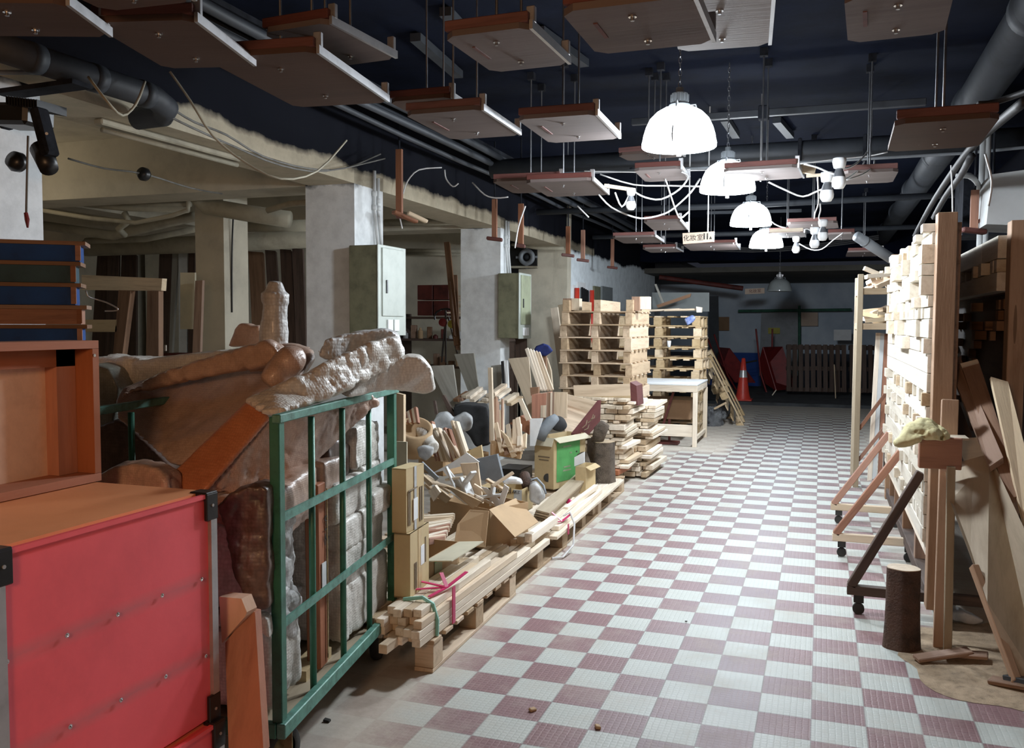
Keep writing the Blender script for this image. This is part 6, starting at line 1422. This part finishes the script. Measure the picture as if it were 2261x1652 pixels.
G2 = 'pallets of the rear stack'
def l2(i): return 'yellowish pallet in the rear stack behind the table, %s from the bottom' % ordn(i)
s2 = pallet('pallet', l2(0), 'pallet2', 1.2, .8, .15, 7, True, G2, .02)
stack(s2, 11, -2.17, 12.95, .0, .151, 0, l2, G2, .025, 9)
# junk on the rear stack
zt = 1.67
for q, ys, th, mt, nm, lab, cat in (
   ([(1440,646),(1566,646),(1566,688),(1440,688)], 13.9, .02, 'glassy', 'glass_sheet', 'dusty grey glass panel standing on the rear pallet stack', 'panel'),
   ([(1449,674),(1526,648),(1524,656),(1453,680)], 13.3, .03, 'plank', 'wood_lath', 'brown slat lying slanted on the rear pallet stack', 'slat'),
   ([(1445,628),(1449,627),(1468,672),(1463,674)], 13.5, .03, 'ply_grey', 'wood_lath', 'grey stick leaning in front of the glass panel', 'stick'),
   ([(1434,684),(1500,681),(1500,684),(1434,688)], 12.7, .3, 'pine', 'flat_board', 'thin board on top of the rear stack, left', 'board'),
   ([(1466,683),(1545,681),(1545,685),(1466,687)], 12.6, .3, 'pine', 'flat_board', 'thin board on top of the rear stack, right', 'board'),
   ([(1537,677),(1550,679),(1549,690),(1538,690)], 12.55, .08, 'pine_w', 'white_block', 'white block on the corner of the rear stack', 'wood block')):
    pc(q, ys, th, M['shadeglass'] if mt == 'glassy' else mt, nm, lab, cat)
blob([(1512,705),(1520,700),(1530,695),(1536,702),(1530,712),(1518,718)], 12.45, .05, 'strap', 'plastic_wrap_ball', 'blue and white crumpled strap ball on the rear stack', 'strap', voxel=.012, amp=.03, size=.04)
o = MB().lathe(P(1477, 767, y=12.45), [(0, 0), (.022, 0), (.03, .09), (.028, .09), (.02, .004), (0, .004)], 16).build('paper_cup', M['paper'], smooth=True); tag(o, 'white paper cup stuck in the rear pallet stack', 'cup')
for k, (x0, x1, y0_, y1_) in enumerate(((1243, 1262, 659, 682), (1262, 1279, 659, 682), (1395, 1412, 655, 683), (1412, 1433, 655, 680))): 
    yy = 9.45 if k < 3 else 9.5
    pc([(x0, y0_), (x1, y0_), (x1, y1_+3), (x0, y1_+3)], yy, .12, 'pine_w' if k in (1, 3) else 'plank', 'wood_block', 'square block on top of the front pallet stack, %s from the left' % ordn(k), 'wood block', 'blocks on the front pallet stack')
# white work table
e = empty('work_table', (-1.8, 11.8, 0), 'white-topped wooden work table standing behind the lumber pile', 'table')
def tb(c, d, nm, mt, ax=(1, 0, 0)): return MB().box(c, d, bev=.003).build(nm, W.get(mt) or M[mt], e, origin=c, R=frame_from(ax))
tb((-1.93, 11.78, .785), (.96, 1.1, .02), 'tabletop', 'paper'); tb((-1.93, 11.25, .735), (.96, .03, .085), 'apron', 'pine_w'); tb((-1.47, 11.78, .735), (.03, 1.08, .085), 'apron', 'pine_w', (0, 1, 0))
for x, y in ((-1.475, 11.26), (-1.475, 12.3), (-2.38, 11.26), (-2.38, 12.3)): tb((x, y, .345), (.055, .05, .69), 'leg', 'pine_w', (0, 0, 1))
tb((-1.93, 11.27, .2), (.86, .03, .15), 'stretcher', 'pine_w'); tb((-1.475, 11.8, .1), (.03, 1.0, .05), 'stretcher', 'pine_w', (0, 1, 0))
stick(P(1448, 990, y=11.5), P(1492, 850, y=11.5), .03, .03, 'darkred', 'dark red rod leaning under the work table', 'red_rod', 'rod', up=(0, 1, 0))
stick(P(1478, 925, y=11.6), P(1478, 985, y=11.6), .03, .03, 'darkred', 'short dark red post under the work table', 'red_rod', 'rod', up=(0, 1, 0))
tag(MB().box((-1.95, 12.0, .42), (.7, .5, .26), bev=.004).build('cardboard_box', M['card_in']), 'dark brown box in the shade under the work table', 'box')
tag(MB().box((-1.85, 11.45, .02), (.3, .2, .03)).build('red_mat', M['darkred']), 'dark red mat on the floor under the work table', 'mat')
# leaning pallets right of the rear stack
G3 = 'pallets leaning against the rear stack'
lp = pallet('pallet', 'outer pallet leaning against the rear stack', 'pallet2', 1.2, .8, .12, 7, True, G3, .018)
for i, (bx, by, tx, tz) in enumerate(((-1.10, 14.35, -1.60, 1.05), (-1.36, 15.3, -1.78, 1.02))):
    p0, p1 = V(bx, by, .03), V(tx, by-.25, tz); x = (p1-p0).normalized(); y = V(0, 1, 0); y = (y-x*y.dot(x)).normalized(); z = x.cross(y)
    Mx = Matrix((x, y, z)).transposed().to_4x4(); Mx.translation = p0+x*.6
    if i == 0: lp.matrix_world = Mx
    else: place_tree(lp, Mx, 'inner pallet leaning against the rear stack', G3)
for k, (px, py, s_, lab) in enumerate(((1573, 930, .13, 'lumpy grey stone at the foot of the leaning pallets, left'), (1585, 928, .11, 'lumpy grey stone at the foot of the leaning pallets, middle'), (1592, 915, .14, 'rough grey stone tucked under the leaning pallets'))):
    c = P(px, py+10, z=.0); o = MB().box(c+V(0, 0, s_), (s_*1.3, s_*1.5, s_*2), rotm(.1, .3*k, .5)).build('rough_stone', M['stone']); soften(o, .02, 8, .06, .09, .03); tag(o, lab, 'stone')
stick(P(1577, 903, y=13.6), P(1604, 889, y=13.6), .03, .03, 'pine', 'wooden handle sticking out of the stones', 'tool_shaft', 'handle', up=(0, 1, 0))
# cone
c = P(1640, 884, z=.062); c.z = .062; e = empty('traffic_cone', c, 'red traffic cone with a silver band near the back wall', 'traffic cone')
hc = .82
MB().lathe(c, [(.155, .03), (.125, .12), (.08, .55*hc)], 28).build('cone_lower', M['conered'], e, True); MB().lathe(c, [(.08, .55*hc), (.063, .72*hc)], 28).build('silver_band', M['silver'], e, True)
MB().lathe(c, [(.063, .72*hc), (.035, hc), (.02, hc+.01), (0, hc+.01)], 28).build('cone_top', M['conered'], e, True); MB().box(c+V(0, 0, .015), (.36, .36, .03), bev=.01).build('cone_base', M['conered'], e)
# ---------------------------------------------------------------- end wall, left wall
yw = 12.09
for q, y, th, mt, nm, lab, cat in (
   ([(1254,626),(1325,632),(1325,810),(1254,812)], None, 0, 'white', 'x', 'x', 'x'),):
    pass
def wallq(y0, y1, z0, z1, th, mat, name, label, cat, grp=None, x=-3.4):
    c = V(x+th/2+.002, (y0+y1)/2, (z0+z1)/2); return tag(MB().box(c, (th, y1-y0, z1-z0), bev=.002).build(name, W.get(mat) or M[mat], origin=c, R=frame_from((0, 0, 1))), label, cat, grp)
wallq(12.35, 12.52, .6, 2.1, .03, 'paper', 'white_casing', 'white frame holding the left red tube on the white wall', 'frame')
for k, y in enumerate((12.42, 13.3)):
    tag(MB().cyl((-3.33, y, .75), (-3.33, y, 2.06), .035, n=14).build('red_tube', M['conered'], smooth=True), ('left', 'right')[k]+' red tube standing against the white wall above the pallets', 'tube')
for k in range(4): tag(MB().cyl((-3.30, 12.68+.1*k, .6), (-3.32, 12.66+.1*k, 2.08-.01*k), .02, n=10).build('black_tube', M['black'], smooth=True), 'black tube between the two red ones, %s from the left' % ordn(k), 'tube', 'black tubes on the white wall')
wallq(12.62, 13.1, .55, 2.16, .02, 'paper', 'white_board', 'white board behind the black tubes', 'board')
wallq(13.62, 14.02, 1.0, 2.14, .03, 'yellow_d' if 'yellow_d' in M else 'sage_d', 'framed_board', 'dark olive framed panel on the white wall', 'panel')
wallq(14.15, 14.9, 1.1, 2.16, .03, 'shadeglass', 'glass_sheet', 'pale glass panel leaning on the white wall right of the olive one', 'panel')
for k in range(5): stick((-3.0+.02*k, 10.9+.35*k, .2), (-3.25, 11.0+.35*k, 1.75+.05*(k % 2)), .1, .03, ('pine_w', 'ply', 'pine_w', 'ply', 'pine')[k], 'tall board leaning on the wall behind the pallet stack, %s from the left' % ordn(k), 'leaning_board', 'board', 'boards behind the front pallet stack', up=(0, 1, 0))
pc([(1137,733),(1162,740),(1162,790),(1140,790)], 9.75, .03, 'dark', 'dark_board', 'dark board standing below the green electric cabinet', 'board')
pc([(1105,760),(1125,757),(1125,835),(1105,838)], 9.9, .02, 'paper', 'white_board', 'white board leaning on the foot of the far pillar', 'board') if False else None
blob([(1178,778),(1185,765),(1200,760),(1212,764),(1221,775),(1205,786),(1190,784)], 8.4, .12, 'cloth_b', 'blue_cap', 'dark blue cap hanging on the boards left of the pallet stack', 'cap', voxel=.01, amp=.02)
pc([(1193,785),(1205,775),(1207,855),(1195,858)], 8.45, .04, 'plank', 'brown_board', 'brown board end under the blue cap', 'board')
pc([(1207,790),(1216,818),(1220,860),(1208,860)], 8.5, .04, 'ply', 'brown_board', 'thin pale board end right of the blue cap', 'board')
# ---------------------------------------------------------------- far end of the hall
yb = 22.95
e = empty('green_pipe_rack', P(1750, 690, y=22.6), 'green pipe frame with a tall upright at the back wall', 'frame')
MB().tube([P(1630, 687, y=22.6), P(1880, 684, y=22.6)], .035, 10).build('top_pipe', M['greenpipe'], e); MB().tube([P(1765, 675, y=22.6), P(1765, 860, y=22.6)], .035, 10).build('upright', M['greenpipe'], e)
for q, mt, nm, lab, cat, dy in (([(1681,690),(1762,688),(1762,830),(1676,830)], 'pipe_lt', 'metal_door_leaf', 'pale grey-green metal door at the back wall', 'door', 0), ([(1696,724),(1722,724),(1722,737),(1696,737)], 'yellow', 'yellow_sign', 'small yellow sign on the grey door', 'sign', -.1),
    ([(1768,690),(1806,690),(1806,720),(1768,720)], 'signc', 'notice_board', 'red and white notice board on the back wall', 'sign', -.08), ([(1841,728),(1880,728),(1880,752),(1841,752)], 'paper', 'white_sheet', 'white carton on the dark pallets at the back', 'carton', -1.2),
    ([(1585,700),(1610,700),(1610,730),(1585,730)], 'card_in', 'brown_plate', 'brown square plate beside the dark pillar', 'plate', 0), ([(1566,654),(1586,654),(1588,790),(1566,790)], 'pipe', 'dark_post', 'dark post at the left of the back wall', 'post', -.6)):
    pc(q, yb-.05+dy, .03, mt, nm, lab, cat)
tag(None, None) if False else None
p = P(1709, 731, y=22.78); tag(MB().box(p, (.12, .01, .03)).build('sign_mark', M['ink']), 'black mark on the yellow sign', 'lettering') if False else None
def barrow(x, y, rz, tip, label):
    e = empty('wheelbarrow', (x, y, .06), label, 'wheelbarrow'); R = rotm(tip, 0, rz); o_ = V(x, y, .55)
    def T(a, b, c): return o_+R@V(a, b, c)
    mb = MB(); bot = [T(-.2, -.25, -.2), T(.2, -.25, -.2), T(.2, .25, -.2), T(-.2, .25, -.2)]; top = [T(-.36, -.5, .12), T(.36, -.5, .12), T(.36, .5, .12), T(-.36, .5, .12)]
    mb.add(bot+top, [(3, 2, 1, 0), (0, 1, 5, 4), (1, 2, 6, 5), (2, 3, 7, 6), (3, 0, 4, 7)]); o = mb.build('tray', M['redp'], e)
    sm = o.modifiers.new('s', 'SOLIDIFY'); sm.thickness = .02
    for s in (-1, 1):
        MB().tube([T(s*.1, -.75, -.3), T(s*.2, 0, -.24), T(s*.3, .95, .05)], .02, 8).build('handle_bar', M['redp'], e)
        MB().tube([T(s*.22, .3, -.22), T(s*.25, .35, -.5)], .018, 8).build('leg', M['rubber'], e)
    MB().lathe(T(0, -.8, -.33), [(.05, -.03), (.17, -.04), (.19, 0), (.17, .04), (.05, .03)], 24, R@rotm(0, math.pi/2, 0)).build('wheel', M['rubber'], e, True)
barrow(-1.9, 20.9, 2.0, .9, 'red wheelbarrow tipped up at the back, behind the cone')
barrow(-.95, 20.4, 1.0, 1.2, 'red wheelbarrow standing on its nose right of the cone')
G4 = 'dark pallets leaning at the back wall'
dpal = pallet('pallet', 'dark pallet leaning at the back wall, left one', 'dark', 1.2, 1.0, .12, 10, True, G4)
for i, (x, y) in enumerate(((-.1, 19.8), (1.15, 20.0))):
    Mx = Matrix.Rotation(.15, 4, 'Z')@Matrix.Rotation(math.radians(80), 4, 'X'); Mx.translation = (x, y, .62)
    if i == 0: dpal.matrix_world = Mx
    else: place_tree(dpal, Mx, 'dark pallet leaning at the back wall, right one', G4)
stick(P(1845, 880, z=.07), P(1842, 805, y=19.0), .02, .02, 'pine', 'thin pale stick leaning on the dark pallets', 'thin_stick', 'stick', up=(0, 1, 0))
stick(P(1705, 873, y=18.6), P(1714, 861, y=18.6), .02, .02, 'pine_w', 'short white stick lying in front of the wheelbarrow', 'thin_stick', 'stick', up=(0, 1, 0))
# litter on the tiles
for i, (px, py, s_, mt, lab) in enumerate(((722, 1591, .018, 'ink', 'small black crumb on the tiles under the trolley'), (1176, 1567, .02, 'card', 'brown wood chip on a red tile in the foreground'), (1320, 1605, .02, 'card', 'pale wood chip at the bottom of the tiles'), (1515, 1372, .008, 'ink', 'tiny dark speck on the tiles, middle'))):
    c = P(px, py, z=.006); tag(MB().box(c, (s_*1.5, s_, s_*.6), rotm(.2, .1, i), .003).build('floor_chip', M[mt]), lab, 'litter')
